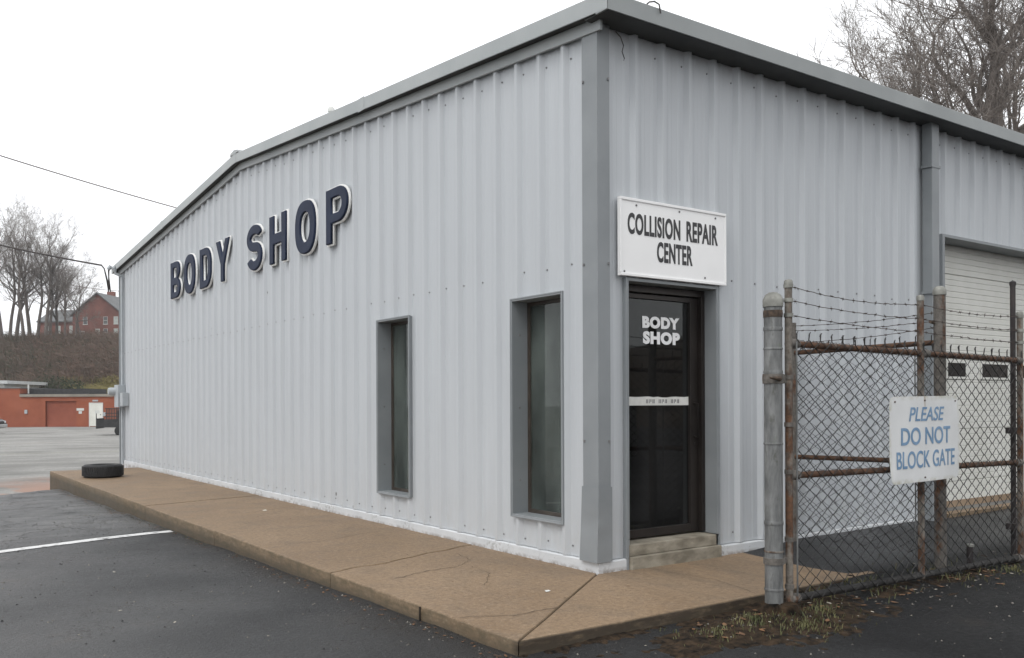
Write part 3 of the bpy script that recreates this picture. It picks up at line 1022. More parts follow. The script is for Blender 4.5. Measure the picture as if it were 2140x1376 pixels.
# entrance door
dx0, dx1, _, dz1 = DOOR
jm = MB()
jm.box(dx0, dx0 + .026, -.05, .2, .0 + .19, dz1)
jm.box(dx1 - .026, dx1, -.05, .2, .19, dz1)
jm.box(dx0 + .026, dx1 - .026, -.05, .2, dz1 - .026, dz1)
jm.box(dx1 - .004, dx1 + .008, -.054, -.034, .06, dz1 + .02)
jm.box(dx0 - .008, dx0 + .004, -.054, -.034, .09, dz1 + .02)
jm.box(dx0 - .002, dx0 + .02, -.05, .19, .0, .19)
door = jm.build('entrance_door', 'trim', shop, bevel=.003)
a, b = dx0 + .028, dx1 - .028
fr = MB()
fr.box(a, a + .04, .075, .17, .2, dz1 - .03)
fr.box(b - .04, b, .075, .17, .2, dz1 - .03)
fr.box(a + .04, b - .04, .075, .17, dz1 - .085, dz1 - .03)
fr.build('door_frame', 'bronze', door, bevel=.003)
lf = MB()
c, d = a + .043, b - .043
lf.box(c, c + .095, .115, .16, .205, dz1 - .09)
lf.box(d - .095, d, .115, .16, .205, dz1 - .09)
lf.box(c + .095, d - .095, .115, .16, .205, .27)
lf.box(c + .095, d - .095, .115, .16, dz1 - .13, dz1 - .09)
leaf = lf.build('door_leaf', 'bronze', door, bevel=.004)
MB().box(c + .09, d - .09, .138, .144, .262, dz1 - .125).build('glass', 'door_glass', leaf)
MB().tube([(d - .045, .115, 1.0), (d - .045, .075, 1.0), (d - .045, .075, 1.28), (d - .045, .115, 1.28)], .011, 8).build('handle', 'bronze', leaf, smooth=True)
MB().box(d - .06, d - .03, .108, .116, .92, .95).build('lock', 'bronze', leaf)
def put_text(body, x0, z0, w, h, y, mat, parent, name='lettering', **k):
    me = text_mesh(body, w, h, **k)
    o = place(name, me, mat, parent)
    o.location = (x0, y, z0)
    return o
put_text('BODY', .6, 1.897, .43, .098, .134, 'white_vinyl', leaf, bold=.062, spacing=1.12)
put_text('SHOP', .606, 1.768, .43, .104, .134, 'white_vinyl', leaf, bold=.062, spacing=1.12)
st = MB()
n = 14
top = [1.338 + .006 * nz(i * .9, 3) for i in range(n + 1)]
for i in range(n + 1):
    x = c + .092 + (d - c - .184) * i / n
    st.v += [(x, .1345, 1.268), (x, .1345, top[i] if i not in (8, 9) else top[i] - .006)]
    if i:
        st.f.append((2 * i - 2, 2 * i, 2 * i + 1, 2 * i - 1))
st.build('paper_strip', 'paper', leaf, fix=False)
mk = MB()                                            # faded print on the strip, too worn to read
for i in range(11):
    x = .64 + .036 * i
    if i in (3, 7):
        continue
    mk.box(x, x + .008, .1335, .1342, 1.285, 1.318)
    mk.box(x + .014, x + .024, .1335, .1342, 1.285 + .012 * (i % 2), 1.318)
tag(mk.build('faded_print', 'slate', leaf), kind='stuff')
MB().box(c + .093, c + .17, .146, .149, 1.03, 1.262).build('notice', 'cardboard', leaf)
# concrete threshold of two courses
MB().box(dx0 + .024, dx1 + .0, -.075, .4, -.02, .098).build('step', 'step', shop, bevel=.008)
MB().box(dx0 + .024, dx1 - .029, -.045, .4, .099, .188).build('step', 'step', shop, bevel=.008)
# lit strip lamp on the office ceiling, seen through the door
ltm = Mat('fluorescent_tube')
ltm.color((.8, .8, .76))
ltm.set('Emission Color', (1, .97, .88, 1))
ltm.set('Emission Strength', 2.2)
M['tube'] = ltm.m
lampo = tag(empty('ceiling_lamp', (1.25, 1.5, 2.55)), 'pale strip lamp on the ceiling behind the glass door', 'lamp')
MB().box(-.6, .6, -.08, .08, 0, .06).build('housing', 'offwhite', lampo)
MB().tube([(-.57, 0, -.02), (.57, 0, -.02)], .02, 8).build('lamp_tube', 'tube', lampo)
MB().box(.06, 2.6, .2, 6.2, 2.62, 2.66).build('office_ceiling', 'room', shop)

# vehicle door: sections of pressed steel with a row of small lights
ox0, ox1, _, oz1 = OHD
rv = MB()
rv.box(ox0, ox0 + .05, -.05, .19, .08, oz1)
rv.box(ox1 - .05, ox1, -.05, .19, .08, oz1)
ohd = rv.build('vehicle_door', 'trim', shop, bevel=.004)
MB().box(ox0 + .05, ox1 - .05, -.045, .19, oz1 - .03, oz1).build('header', 'trim', ohd)
secs = [(.17, .388), (.388, .978), (.978, 1.537), (1.537, 2.13), (2.13, 2.719), (2.719, 3.3)]
lights = [(5.41, 5.80), (6.17, 6.78), (7.14, 7.75)]
for k, (za, zb_) in enumerate(secs):
    prof = [(.262, za)]
    z = za + .004
    prof += [(.2, z), (.2, z)]
    zz = za + .004
    out = [(.2, zz)]
    step_ = .0655
    while zz + step_ < zb_ - .02:
        zz += step_
        out += [(.2, zz - .012), (.206, zz - .007), (.206, zz - .003), (.2, zz + .002)]
    out += [(.2, zb_ - .012), (.212, zb_ - .004)]
    mb = MB()
    def strip(xa, xb, pts):
        o = len(mb.v)
        for y, z in pts:
            mb.v += [(xa, y, z), (xb, y, z)]
        mb.f += [(o + 2 * i, o + 2 * i + 1, o + 2 * i + 3, o + 2 * i + 2) for i in range(len(pts) - 1)]
    xa, xb = ox0 + .05, ox1 - .05
    strip(xa, xb, out + [(.26, zb_ - .003)])
    mb.add([(xa, .212, za - .002), (xb, .212, za - .002), (xb, .2, za + .004), (xa, .2, za + .004)], [(0, 1, 2, 3)])
    sec = mb.build('door_section', 'roller', ohd, fix=False)
    if k == 3:
        for la, lb in lights:
            f_ = MB()
            z0, z1 = za + .03, za + .185
            f_.box(la - .03, lb + .03, .19, .198, z0 - .025, z0)
            f_.box(la - .03, lb + .03, .19, .198, z1, z1 + .025)
            f_.box(la - .03, la, .19, .198, z0, z1)
            f_.box(lb, lb + .03, .19, .198, z0, z1)
            f_.build('light_frame', 'roller', sec)
            MB().box(la, lb, .193, .1975, z0, z1).build('pane', 'far_glass', sec)
MB().box(ox0 + .05, ox1 - .05, .19, .24, .1, .172).build('bottom_seal', 'cardboard', ohd)
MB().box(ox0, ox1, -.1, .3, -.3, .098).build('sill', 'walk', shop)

# ------------------------------------------------------------------ raised letters on the gable
def arc(cx, cy, rx, ry, a0, a1, n):
    return [(cx + rx * math.cos(R(a0 + (a1 - a0) * i / n)), cy + ry * math.sin(R(a0 + (a1 - a0) * i / n))) for i in range(n + 1)]
S = .15                                               # stroke
def super_oval(cx, cy, rx, ry, n=36, e=2.35):
    out = []
    for i in range(n):
        t = 2 * math.pi * i / n
        c_, s_ = math.cos(t), math.sin(t)
        out.append((cx + rx * math.copysign(abs(c_) ** (2 / e), c_), cy + ry * math.copysign(abs(s_) ** (2 / e), s_)))
    return out
LW, LH = .57, .65
def ribbon(cl, hw):
    a_, b_ = [], []
    for i, p in enumerate(cl):
        q = Vector(cl[min(i + 1, len(cl) - 1)]) - Vector(cl[max(i - 1, 0)])
        q.normalize()
        a_.append((p[0] - q.y * hw, p[1] + q.x * hw))
        b_.append((p[0] + q.y * hw, p[1] - q.x * hw))
    return a_ + b_[::-1]
h2 = S / 2
def s_outline():
    h = h2 * .95
    rx, ryt, ryb = LW / 2 - h, (LH - 2 * h) * .24, (LH - 2 * h) * .26
    cx, cyt, cyb = LW / 2, LH - h - (LH - 2 * h) * .24, h + (LH - 2 * h) * .26
    top = [18 + (252 - 18) * i / 20 for i in range(21)]
    bot = [72 - (72 + 162) * i / 20 for i in range(21)]
    ring = lambda cy, ry, k, a: (cx + (rx + k) * math.cos(R(a)), cy + (ry + k) * math.sin(R(a)))
    sa = [ring(cyt, ryt, h, a) for a in top] + [ring(cyb, ryb, -h, a) for a in bot]
    sb_ = [ring(cyt, ryt, -h, a) for a in top] + [ring(cyb, ryb, h, a) for a in bot]
    return sa + sb_[::-1]
GLYPH = {
    'H': [[(0, 0), (S, 0), (S, LH * .39), (LW - S, LH * .39), (LW - S, 0), (LW, 0), (LW, LH), (LW - S, LH), (LW - S, LH * .62), (S, LH * .62), (S, LH), (0, LH)]],
    'O': [super_oval(LW / 2, LH / 2, LW / 2 + .02, LH / 2 + .012), super_oval(LW / 2, LH / 2, LW / 2 - S * .92, LH / 2 - S * .95, 28)],
    'D': [[(0, 0), (LW * .5, 0)] + arc(LW * .5, LH * .42, LW * .5, LH * .42, -90, 0, 8) + arc(LW * .5, LH * .58, LW * .5, LH * .42, 0, 90, 8) + [(0, LH)],
          [(S, S * .85), (LW * .48, S * .85)] + arc(LW * .48, LH * .42, LW * .52 - S, LH * .42 - S * .85, -90, 0, 6) + arc(LW * .48, LH * .58, LW * .52 - S, LH * .42 - S * .85, 0, 90, 6) + [(S, LH - S * .85)]],
    'P': [[(0, 0), (S, 0), (S, LH * .36), (LW * .58, LH * .36)] + arc(LW * .58, LH * .68, LW * .42, LH * .32, -90, 90, 14) + [(0, LH)],
          [(S, LH * .36 + S * .8), (LW * .55, LH * .36 + S * .8)] + arc(LW * .55, LH * .68, LW * .45 - S, LH * .32 - S * .8, -90, 90, 10) + [(S, LH - S * .8)]],
    'B': [[(0, 0), (LW * .6, 0)] + arc(LW * .6, LH * .27, LW * .4, LH * .27, -90, 68, 12) + arc(LW * .56, LH * .75, LW * .4, LH * .25, -55, 90, 12) + [(0, LH)],
          [(S, S * .75), (LW * .56, S * .75)] + arc(LW * .56, LH * .26, LW * .44 - S, LH * .26 - S * .75, -90, 90, 8) + [(S, LH * .52 - S * .75)],
          [(S, LH * .5 + S * .28), (LW * .53, LH * .5 + S * .28)] + arc(LW * .53, LH * .69, LW * .42 - S, LH * .19 - S * .28, -90, 90, 8) + [(S, LH * .88 - S * .28)]],
    'Y': [[(LW / 2 - h2, 0), (LW / 2 + h2, 0), (LW / 2 + h2, LH * .4), (LW + .02, LH), (LW - S * .98, LH), (LW / 2, LH * .6), (S * .98, LH), (-.02, LH), (LW / 2 - h2, LH * .4)]],
    'S': [s_outline()],
}
def glyph_mesh(ch, grow, depth_, bev):
    cu = bpy.data.curves.new('glyph', 'CURVE')
    cu.dimensions = '2D'
    cu.fill_mode = 'BOTH'
    cu.extrude = depth_ / 2
    cu.offset = grow
    cu.bevel_depth = bev
    cu.bevel_resolution = 2
    for poly in GLYPH[ch]:
        sp = cu.splines.new('POLY')
        sp.points.add(len(poly) - 1)
        for p, (x, y) in zip(sp.points, poly):
            p.co = (x, y, 0, 1)
        sp.use_cyclic_u = True
    o = bpy.data.objects.new('glyph', cu)
    col.objects.link(o)
    me = bpy.data.meshes.new_from_object(o.evaluated_get(bpy.context.evaluated_depsgraph_get()))
    bpy.data.objects.remove(o)
    for v in me.vertices:                              # stand the glyph up: depth along local y
        x, y, z = v.co
        v.co = (x, -z, y)
    return me
gl_cache = {}
words = [('B', 11.15, 'raised navy letter B with white rim, first letter of the gable lettering'),
         ('O', 10.33, 'raised navy letter O with white rim between the letters B and D'),
         ('D', 9.47, 'raised navy letter D with white rim between the letters O and Y'),
         ('Y', 8.64, 'raised navy letter Y with white rim ending the first gable word'),
         ('S', 7.29, 'raised navy letter S with white rim starting the second gable word'),
         ('H', 6.43, 'raised navy letter H with white rim between the letters S and O'),
         ('O', 5.54, 'raised navy letter O with white rim between the letters H and P'),
         ('P', 4.64, 'raised navy letter P with white rim, nearest and last of the gable letters')]
for k, (ch, y, lab) in enumerate(words):
    L = tag(empty('wall_letter', (-.036, y, 3.165 + .004 * nz(k, 2)), R(-90)), lab, 'letter', 'raised letters on the gable wall')
    if ch not in gl_cache:
        gl_cache[ch] = (glyph_mesh(ch, .010, .02, .003), glyph_mesh(ch, -.017, .012, .012))
    rim = place('rim', gl_cache[ch][0], 'letter_white', L)
    rim.location = (0, -.014, 0)
    face = place('face', gl_cache[ch][1], 'navy', L)
    face.location = (0, -.038, 0)

# ------------------------------------------------------------------ signboard over the door
sb = tag(empty('signboard', (.167, -.037, 2.271)), 'white board with black lettering above the glass entrance door', 'sign')
pan = MB().box(0, 1.207, -.03, 0, 0, .597).build('panel', 'white_sign', sb, bevel=.003)
fr = MB()
fr.box(-.004, 1.211, -.038, -.002, .578, .601)
fr.box(-.004, 1.211, -.038, -.002, -.004, .019)
fr.box(-.004, .012, -.038, -.002, .019, .578)
fr.box(1.195, 1.211, -.038, -.002, .019, .578)
fr.build('rim', 'white_sign', sb, bevel=.004)
put_text('COLLISION', .077, .322, .582, .165, -.0315, 'black_print', sb, bold=.03, spacing=1.08)
put_text('REPAIR', .732, .324, .376, .165, -.0315, 'black_print', sb, bold=.03, spacing=1.08)
put_text('CENTER', .395, .128, .406, .163, -.0315, 'black_print', sb, bold=.03, spacing=1.08)
for x, z in ((.17, .55), (1.08, .55), (.04, .03), (.95, .045), (.65, .555)):
    bo = MB().lathe([(.0085, 0), (.0085, .004), (.004, .007)], 0, 0, 10).build('bolt', 'screw', sb)
    bo.rotation_euler = (R(90), 0, 0)
    bo.location = (x, -.0305, z)

# ------------------------------------------------------------------ electric service on the far corner
el = tag(empty('electric_meter', (-.0, 15.0, 1.2)), 'grey electric meter box with conduit on the far corner of the building', 'meter')
MB().box(-.2, -.035, -.26, .06, .02, .5).build('meter_box', 'grey_box', el, bevel=.01)
md = MB().lathe([(.085, 0), (.085, .09), (.07, .13), (0, .135)], 0, 0, 18).build('meter_glass', 'grey_box', el, smooth=True)
md.rotation_euler = (0, R(-90), 0)
md.location = (-.2, .02, .36)
MB().box(-.17, -.035, -.55, -.33, .05, .33).build('switch_box', 'grey_box', el, bevel=.008)
MB().tube([(-.07, -.1, .5), (-.07, -.1, 2.8), (-.08, -.1, 2.84), (-.2, -.1, 2.88), (-.21, -.1, 2.95)], .03, 10).build('riser_conduit', 'grey_box', el, smooth=True)
MB().tube([(-.07, -.08, .02), (-.07, -.08, -1.2)], .024, 10).build('lower_conduit', 'grey_box', el, smooth=True)
MB().tube([(-.06, .14, -1.25), (-.06, .14, 3.0)], .02, 8).build('ground_conduit', 'trim', el, smooth=True)
MB().tube([(-.21, -.1, 2.93), (-.23, -.1, 3.0), (-.3, -.08, 3.02), (-.34, -.07, 2.96)], [.04, .05, .05, .04], 10).build('weatherhead', 'grey_box', el, smooth=True)
for k, o_ in enumerate((-.02, .02)):
    MB().tube([(-.33, -.07 + o_, 2.96), (-.32, -.03, 2.8), (-.3 - o_, 0, 2.5), (-.34, .04 + o_, 2.74), (-.38, .12, 3.0), (-.42, .2, 3.08)], .014, 6).build('drip_loop', 'cable', el, smooth=True)

def sag(p, q, s, n=28):
    p, q = Vector(p), Vector(q)
    return [p.lerp(q, i / n) - Vector((0, 0, s * 4 * (i / n) * (1 - i / n))) for i in range(n + 1)]
pole_a = tag(empty('utility_pole', (-5.6, 24.6, -.5)), 'wooden utility pole carrying the service cables', 'utility pole')
MB().tube([(0, 0, -.3), (0, 0, 10.2)], [.17, .12], 12).build('pole', 'wood_pole', pole_a, smooth=True)
MB().box(-1.0, 1.0, -.05, .05, 9.6, 9.72).build('crossarm', 'wood_pole', pole_a)
tag(MB().tube(sag((-.42, 15.2, 4.28), (-5.5, 24.6, 7.0), .16), .02, 6).build('service_cable', 'cable', smooth=True), 'thick black service cable running to the far corner of the metal building', 'cable')
tag(MB().tube(sag((-5.5, 24.6, 9.6), (12.5, 29.0, 7.75), .28, 40), .017, 6).build('overhead_cable', 'old_cable', smooth=True), 'upper overhead cable crossing the sky and passing behind the roof', 'cable')
pole_b = tag(empty('utility_pole', (12.5, 29.0, -.6)), 'wooden utility pole standing behind the metal building', 'utility pole')
MB().tube([(0, 0, -.3), (0, 0, 8.6)], [.16, .12], 12).build('pole', 'wood_pole', pole_b, smooth=True)
tag(MB().tube(sag(at(-52, 118, 17.0), at(-36, 112, 15.3), .35), .035, 5).build('overhead_cable', 'old_cable'), 'thin distant cable strung in front of the brick house gable', 'cable')

# ------------------------------------------------------------------ tyre lying on the walk
ty = tag(empty('tyre', (-1.15, 11.62, .002)), 'old black car tyre lying flat on the far end of the walk', 'tyre')
prof = []
for k in range(25):
    t = 2 * math.pi * k / 24
    cx_, cz_ = .258, .112
    ex = lambda v, p: math.copysign(abs(v) ** p, v)
    r_ = cx_ + .082 * ex(math.cos(t), .55)
    z_ = cz_ + .112 * ex(math.sin(t), .62)
    prof.append((r_, z_))
MB().lathe(prof, 0, 0, 48).build('carcass', 'black_rubber', ty, smooth=True)
tr = MB()
for i in range(56):
    a0 = 2 * math.pi * i / 56
    for z0, z1, sh in ((.03, .085, .3), (.09, .135, 0), (.14, .195, -.3)):
        vs = []
        for (da, zz) in ((0, z0), (.075, z0), (.075 + sh * .1, z1), (sh * .1, z1)):
            for rr in (.338, .3475):
                vs.append((rr * math.cos(a0 + da), rr * math.sin(a0 + da), zz))
        tr.add(vs, [(1, 3, 5, 7), (0, 1, 7, 6), (2, 4, 5, 3), (0, 2, 3, 1), (4, 6, 7, 5)])
tag(tr.build('tread', 'black_rubber', ty), kind='stuff')

# ------------------------------------------------------------------ gate, fence and posts
def chain_link(u0, u1, z0, z1, fn, prong=True, a=.031, r=.0034, seed=1):
    """zigzag wires hooked into each other; fn(u, out, z) gives the point"""
    rr = random.Random(seed)
    mb = MB()
    n = int((u1 - u0) / (2 * a))
    da = (u1 - u0) / n / 2
    m = int((z1 - z0) / (a * 1.38))
    dz = (z1 - z0) / m
    for i in range(n):
        uc = u0 + (2 * i + 1) * da
        pts = []
        bow = rr.uniform(-.004, .004)
        for j in range(m + 1):
            s = 1 if (j + i) % 2 else -1
            wob = .004 * nz(uc * 1.5, j * .12, 4) + bow * .3
            pts.append(fn(uc + s * (da + .0012) + wob, s * .0035 + .008 * nz(uc * .8, j * .05, 9), z0 + j * dz))
        mb.tube(pts, r, 4, cap=False)
        if prong:
            sd = da if (m + i) % 2 else -da
            p = fn(uc + sd, 0, z1)
            e = fn(uc + rr.uniform(-.004, .004) + sd, rr.uniform(-.006, .006), z1 + .045)
            mb.tube([p, e], r * 1.25, 4)
            f_ = Vector(e)
            mb.tube([f_ + Vector((-.006, 0, -.012)), f_ + Vector((.01, 0, .008))], r, 4)
    return mb

def barbed(p, q, s, seed, r=.0026):
    rr = random.Random(seed)
    pts = sag(p, q, s, 40)
    mb = MB()
    L_ = [v + Vector((0, rr.uniform(-.002, .002), rr.uniform(-.0025, .0025))) for v in pts]
    L_[0], L_[-1] = pts[0], pts[-1]
    mb.tube(L_, r, 5)
    tot = (Vector(q) - Vector(p)).length
    n = int(tot / .125)
    d = (Vector(q) - Vector(p)).normalized()
    for i in range(n):
        t = (i + .5 + rr.uniform(-.1, .1)) / n
        j = t * 40
        k = int(j)
        c_ = L_[k].lerp(L_[min(k + 1, 40)], j - k)
        mb.tube([c_ - d * .008, c_ + d * .008], r * 2.0, 5)
        for s_ in (0, 1):
            a_ = rr.uniform(0, math.pi)
            v = Vector((0, math.cos(a_), math.sin(a_))) + d * rr.uniform(-.5, .5)
            mb.tube([c_ - v * .015, c_ + v * .015], [.0012, .0012], 3)
    return mb

GY = -1.5
gate = tag(empty('chain_link_gate', (0, 0, 0)), 'rusty chain link swing gate topped with three strands of barbed wire', 'gate')
UX = [.247, 1.79, 3.3]
def gz(x):                                            # the gate droops slightly towards its free end
    return -.013 * (x - .247)
for k, (x, zb_, zt_) in enumerate(((UX[0], -.03, 2.06), (UX[1], .0, 2.06), (UX[2], -.02, 2.02))):
    MB().tube([(x, GY, zb_), (x, GY, zt_)], .0235, 14).build('upright', 'rust', gate, smooth=True)
    MB().lathe([(.027, zt_ - .03), (.027, zt_), (.02, zt_ + .01), (0, zt_ + .014)], x, GY, 14).build('upright_cap', 'cap_alu', gate, smooth=True)
for z, m_, rr_ in ((1.665, 'rust_heavy', .021), (.825, 'rust_heavy', .021), (.04, 'mesh_wire', .024)):
    MB().tube([(UX[0], GY, z), (UX[1], GY, z + gz(UX[1])), (UX[2], GY, z + gz(UX[2]))], rr_, 12).build('rail', m_, gate, smooth=True)
tag(chain_link(UX[0] + .045, UX[2] - .03, .03, 1.69, lambda u, o, z: (u, GY - .028 + o, z + gz(u)), seed=3).build('chain_link_mesh', 'mesh_wire', gate, fix=False), kind='stuff')
# wire wrapped round the top rail where the mesh is tied to it
tw = MB()
for z in (1.665, .825):
    x = UX[0] + .06
    while x < UX[2] - .05:
        zz = z + gz(x)
        tw.tube([(x + .012 * k / 6, GY + .029 * math.cos(k * math.pi / 3), zz + .029 * math.sin(k * math.pi / 3)) for k in range(7)], .0022, 4)
        x += .071 if z > 1 else .142
tag(tw.build('wire_ties', 'barb', gate), kind='stuff')
for z0, z1, s in ((2.03, 1.99, .035), (1.94, 1.875, .02), (1.845, 1.775, .012)):
    barbed((UX[0], GY, z0), (UX[1], GY, (z0 + z1) / 2 - .008), s, int(z0 * 100)).build('barbed_wire', 'barb', gate)
    barbed((UX[1], GY, (z0 + z1) / 2 - .008), (UX[2], GY, z1), s * .7, int(z0 * 90)).build('barbed_wire', 'barb', gate)
    for x, z in ((UX[0], z0), (UX[2], z1)):
        MB().lathe([(.0295, z - .012), (.0295, z + .012)], x, GY, 14).build('band', 'cap_alu', gate, smooth=True)
MB().tube([(UX[0] + .04, GY - .03, .06), (UX[0] + .04, GY - .03, 1.68)], .006, 6).build('tension_bar', 'galv', gate)
for z in (.12, .42, .85, 1.15, 1.45):
    MB().lathe([(.0285, z - .014), (.0285, z + .014)], UX[0], GY, 14).build('band', 'rust_post', gate, smooth=True)
# corner fittings at the rails
for x, z in ((UX[0], 1.665), (UX[1], 1.645), (UX[2], 1.625), (UX[0], .825), (UX[2], .785), (UX[0], .04), (UX[2], .0)):
    sg = 1 if x < 3 else -1
    MB().tube([(x, GY, z), (x + sg * .085, GY, z)], .031, 12).build('rail_fitting', 'rust_post', gate, smooth=True)

PX, PY = .145, -1.46
gp = tag(empty('gate_post', (PX, PY, -.09)), 'thick galvanised pipe post with domed cap that carries the chain link gate', 'post')
MB().tube([(0, 0, -.2), (0, 0, 2.02)], .056, 24).build('pipe', 'galv', gp, smooth=True)
MB().lathe([(.0625, 1.985), (.0625, 2.025), (.059, 2.038), (.048, 2.06), (.026, 2.076), (0, 2.08)], 0, 0, 24).build('post_cap', 'cap_alu', gp, smooth=True)
for z, hh, m_ in ((1.94, .022, 'bolt'), (1.845, .012, 'galv'), (1.72, .007, 'galv'), (1.57, .012, 'galv'), (1.53, .005, 'rust'), (1.12, .006, 'galv'), (.62, .012, 'galv'), (.44, .006, 'rust'), (.2, .008, 'galv')):
    MB().lathe([(.0585, z - hh), (.0605, z), (.0585, z + hh)], 0, 0, 24).build('band', m_, gp, smooth=True)
hg = MB().lathe([(.064, -.03), (.066, 0), (.064, .03)], 0, 0, 20)
hg.box(.05, .13, -.04, .02, -.028, .028)
hinge = hg.build('hinge', 'rust_post', gp, smooth=True)
hinge.location = (0, 0, 1.53)
MB().tube([(-.02, -.065, 0), (-.11, -.06, .004)], [.018, .006], 8).build('bolt', 'bolt', hinge)
hg2 = MB().lathe([(.064, -.02), (.064, .02)], 0, 0, 20)
hg2.box(.05, .13, -.04, .02, -.02, .02)
hg2.build('hinge', 'rust_post', gp, smooth=True).location = (0, 0, .38)
ft = MB()
for k in range(7):
    ang = k * .95
    ft.lathe([(.06 + .012 * (k % 3), -.05), (.072 + .014 * (k % 2), .03), (.05, .075 + .012 * (k % 2)), (0, .085)], .062 * math.cos(ang) + .035, .055 * math.sin(ang) - .025, 9)
ft.v = [(x + .016 * nz(x * 30, y * 30, z * 30), y + .016 * nz(x * 30, y * 30, z * 30 + 7), z + .014 * nz(x * 24, y * 24, z * 24 + 3)) for x, y, z in ft.v]
ft.build('footing', 'soil', gp, smooth=True).location = (0, 0, .03)

# short fence run between the side wall and its own post
FX = 2.28
fence = tag(empty('chain_link_fence', (0, 0, 0)), 'short chain link fence run between the metal wall and a capped grey brown post', 'fence')
MB().tube([(FX, -1.38, -.3), (FX, -1.38, 2.15)], .043, 16).build('post', 'rust_post', fence, smooth=True)
MB().lathe([(.049, 2.115), (.049, 2.152), (.04, 2.172), (.02, 2.184), (0, 2.187)], FX, -1.38, 16).build('post_cap', 'cap_alu', fence, smooth=True)
MB().tube([(FX, -.07, -.1), (FX, -.07, 2.0)], .024, 12).build('post', 'rust_post', fence, smooth=True)
for z, m_ in ((1.73, 'rust_heavy'), (.8, 'rust_heavy')):
    MB().tube([(FX, -1.38, z + .02), (FX, -.09, z)], .021, 12).build('rail', m_, fence, smooth=True)
tag(chain_link(.12, 1.33, .09, 1.76, lambda u, o, z: (FX - .026 + o, -u, z), seed=5).build('chain_link_mesh', 'mesh_wire', fence, fix=False), kind='stuff')
for za, zb_ in ((1.99, 1.985), (1.95, 1.92), (1.84, 1.87)):
    barbed((FX, -.09, za - .02), (FX, -1.38, zb_), .02, int(za * 77)).build('barbed_wire', 'barb', fence)
MB().tube([(FX - .03, -1.35, 1.9), (FX - .1, -1.36, 1.905)], .012, 8).build('arm_stub', 'bolt', fence)
MB().tube([(FX - .03, -1.2, .0), (FX - .03, -1.2, 1.72)], .006, 6).build('tension_bar', 'galv', fence)

ep = tag(empty('steel_post', (3.36, -1.42, -.08)), 'slim dark steel post standing beside the free end of the gate', 'post')
MB().tube([(0, 0, -.2), (0, 0, 2.36)], .021, 12).build('pipe', 'dark_pipe', ep, smooth=True)
MB().lathe([(.025, 2.34), (.025, 2.37), (0, 2.385)], 0, 0, 12).build('post_cap', 'dark_pipe', ep, smooth=True)
for z in (.3, 1.1):
    MB().box(-.07, .03, -.035, .03, z, z + .05).build('latch_bracket', 'dark_pipe', ep)
stb = tag(empty('pipe_stub', (2.7, -1.39, -.06)), 'short dark pipe stub sticking out of the ground behind the gate', 'pipe')
MB().tube([(0, 0, -.1), (.004, 0, .2)], .025, 12).build('pipe', 'dark_pipe', stb, smooth=True)
MB().lathe([(.029, .19), (.029, .205), (.02, .212)], .004, 0, 12).build('rim', 'cap_alu', stb, smooth=True)

# sign wired to the gate: slightly bowed sheet with clipped corners
gs = tag(empty('gate_sign', (1.285, GY - .058, .715)), 'weathered white sign with faded blue lettering wired to the chain link gate', 'sign')
sw, sh_ = .935, .615
def bow(x, z):
    return -.012 * math.sin(math.pi * x / sw) + .012 * math.exp(-((x - sw) ** 2 + (z - sh_) ** 2) / .01) - .014 * math.exp(-((x) ** 2 + (z) ** 2) / .012) + .006 * math.exp(-((x - sw) ** 2 + z ** 2) / .02)
pm = MB()
nx_, nz_ = 24, 16
def sheet_xz(i, j):
    x, z = sw * i / nx_, sh_ * j / nz_
    rc = .045                                        # rounded corners
    cx_ = min(max(x, rc), sw - rc)
    cz_ = min(max(z, rc), sh_ - rc)
    dx_, dz_ = x - cx_, z - cz_
    if dx_ and dz_:
        m_ = max(abs(dx_), abs(dz_))
        l_ = math.hypot(dx_, dz_)
        x, z = cx_ + dx_ * m_ / l_, cz_ + dz_ * m_ / l_
    return x, z + .008 * (x / sw) * 1.2 - .004
for s in (0, 1):
    for j in range(nz_ + 1):
        for i in range(nx_ + 1):
            x, z = sheet_xz(i, j)
            pm.v.append((x, bow(x, z) + .002 * s, z))
n1 = (nx_ + 1) * (nz_ + 1)
for j in range(nz_):
    for i in range(nx_):
        q = j * (nx_ + 1) + i
        pm.f.append((q, q + 1, q + nx_ + 2, q + nx_ + 1))
        pm.f.append((n1 + q, n1 + q + nx_ + 1, n1 + q + nx_ + 2, n1 + q + 1))
ring = [i for i in range(nx_)] + [j * (nx_ + 1) + nx_ for j in range(nz_)] + [nz_ * (nx_ + 1) + i for i in range(nx_, 0, -1)] + [j * (nx_ + 1) for j in range(nz_, 0, -1)]
for k in range(len(ring)):
    p, q = ring[k], ring[(k + 1) % len(ring)]
    pm.f.append((q, p, n1 + p, n1 + q))
pm.build('panel', 'gate_sign', gs, smooth=True)
def sign_line(body, x0, z0, w, h, **k):
    me = text_mesh(body, w, h, **k)
    for v in me.vertices:
        x, z = v.co.x + x0, v.co.z + z0
        v.co = (x, bow(x, z) - .0022 + v.co.y * .3, z + .008 * x / sw)
    place('lettering', me, 'blue_print', gs)
sign_line('PLEASE', .228, .433, .47, .102, bold=.012, shear=.22)
sign_line('DO NOT', .132, .264, .655, .126, bold=.016)
sign_line('BLOCK GATE', .077, .098, .78, .124, bold=.012)
for x, z in ((.43, .585), (.06, .575), (.88, .58), (.43, .03)):
    MB().tube([(x, bow(x, z) - .006, z), (x, bow(x, z) + .04, z)], .006, 8).build('bolt', 'bolt', gs)

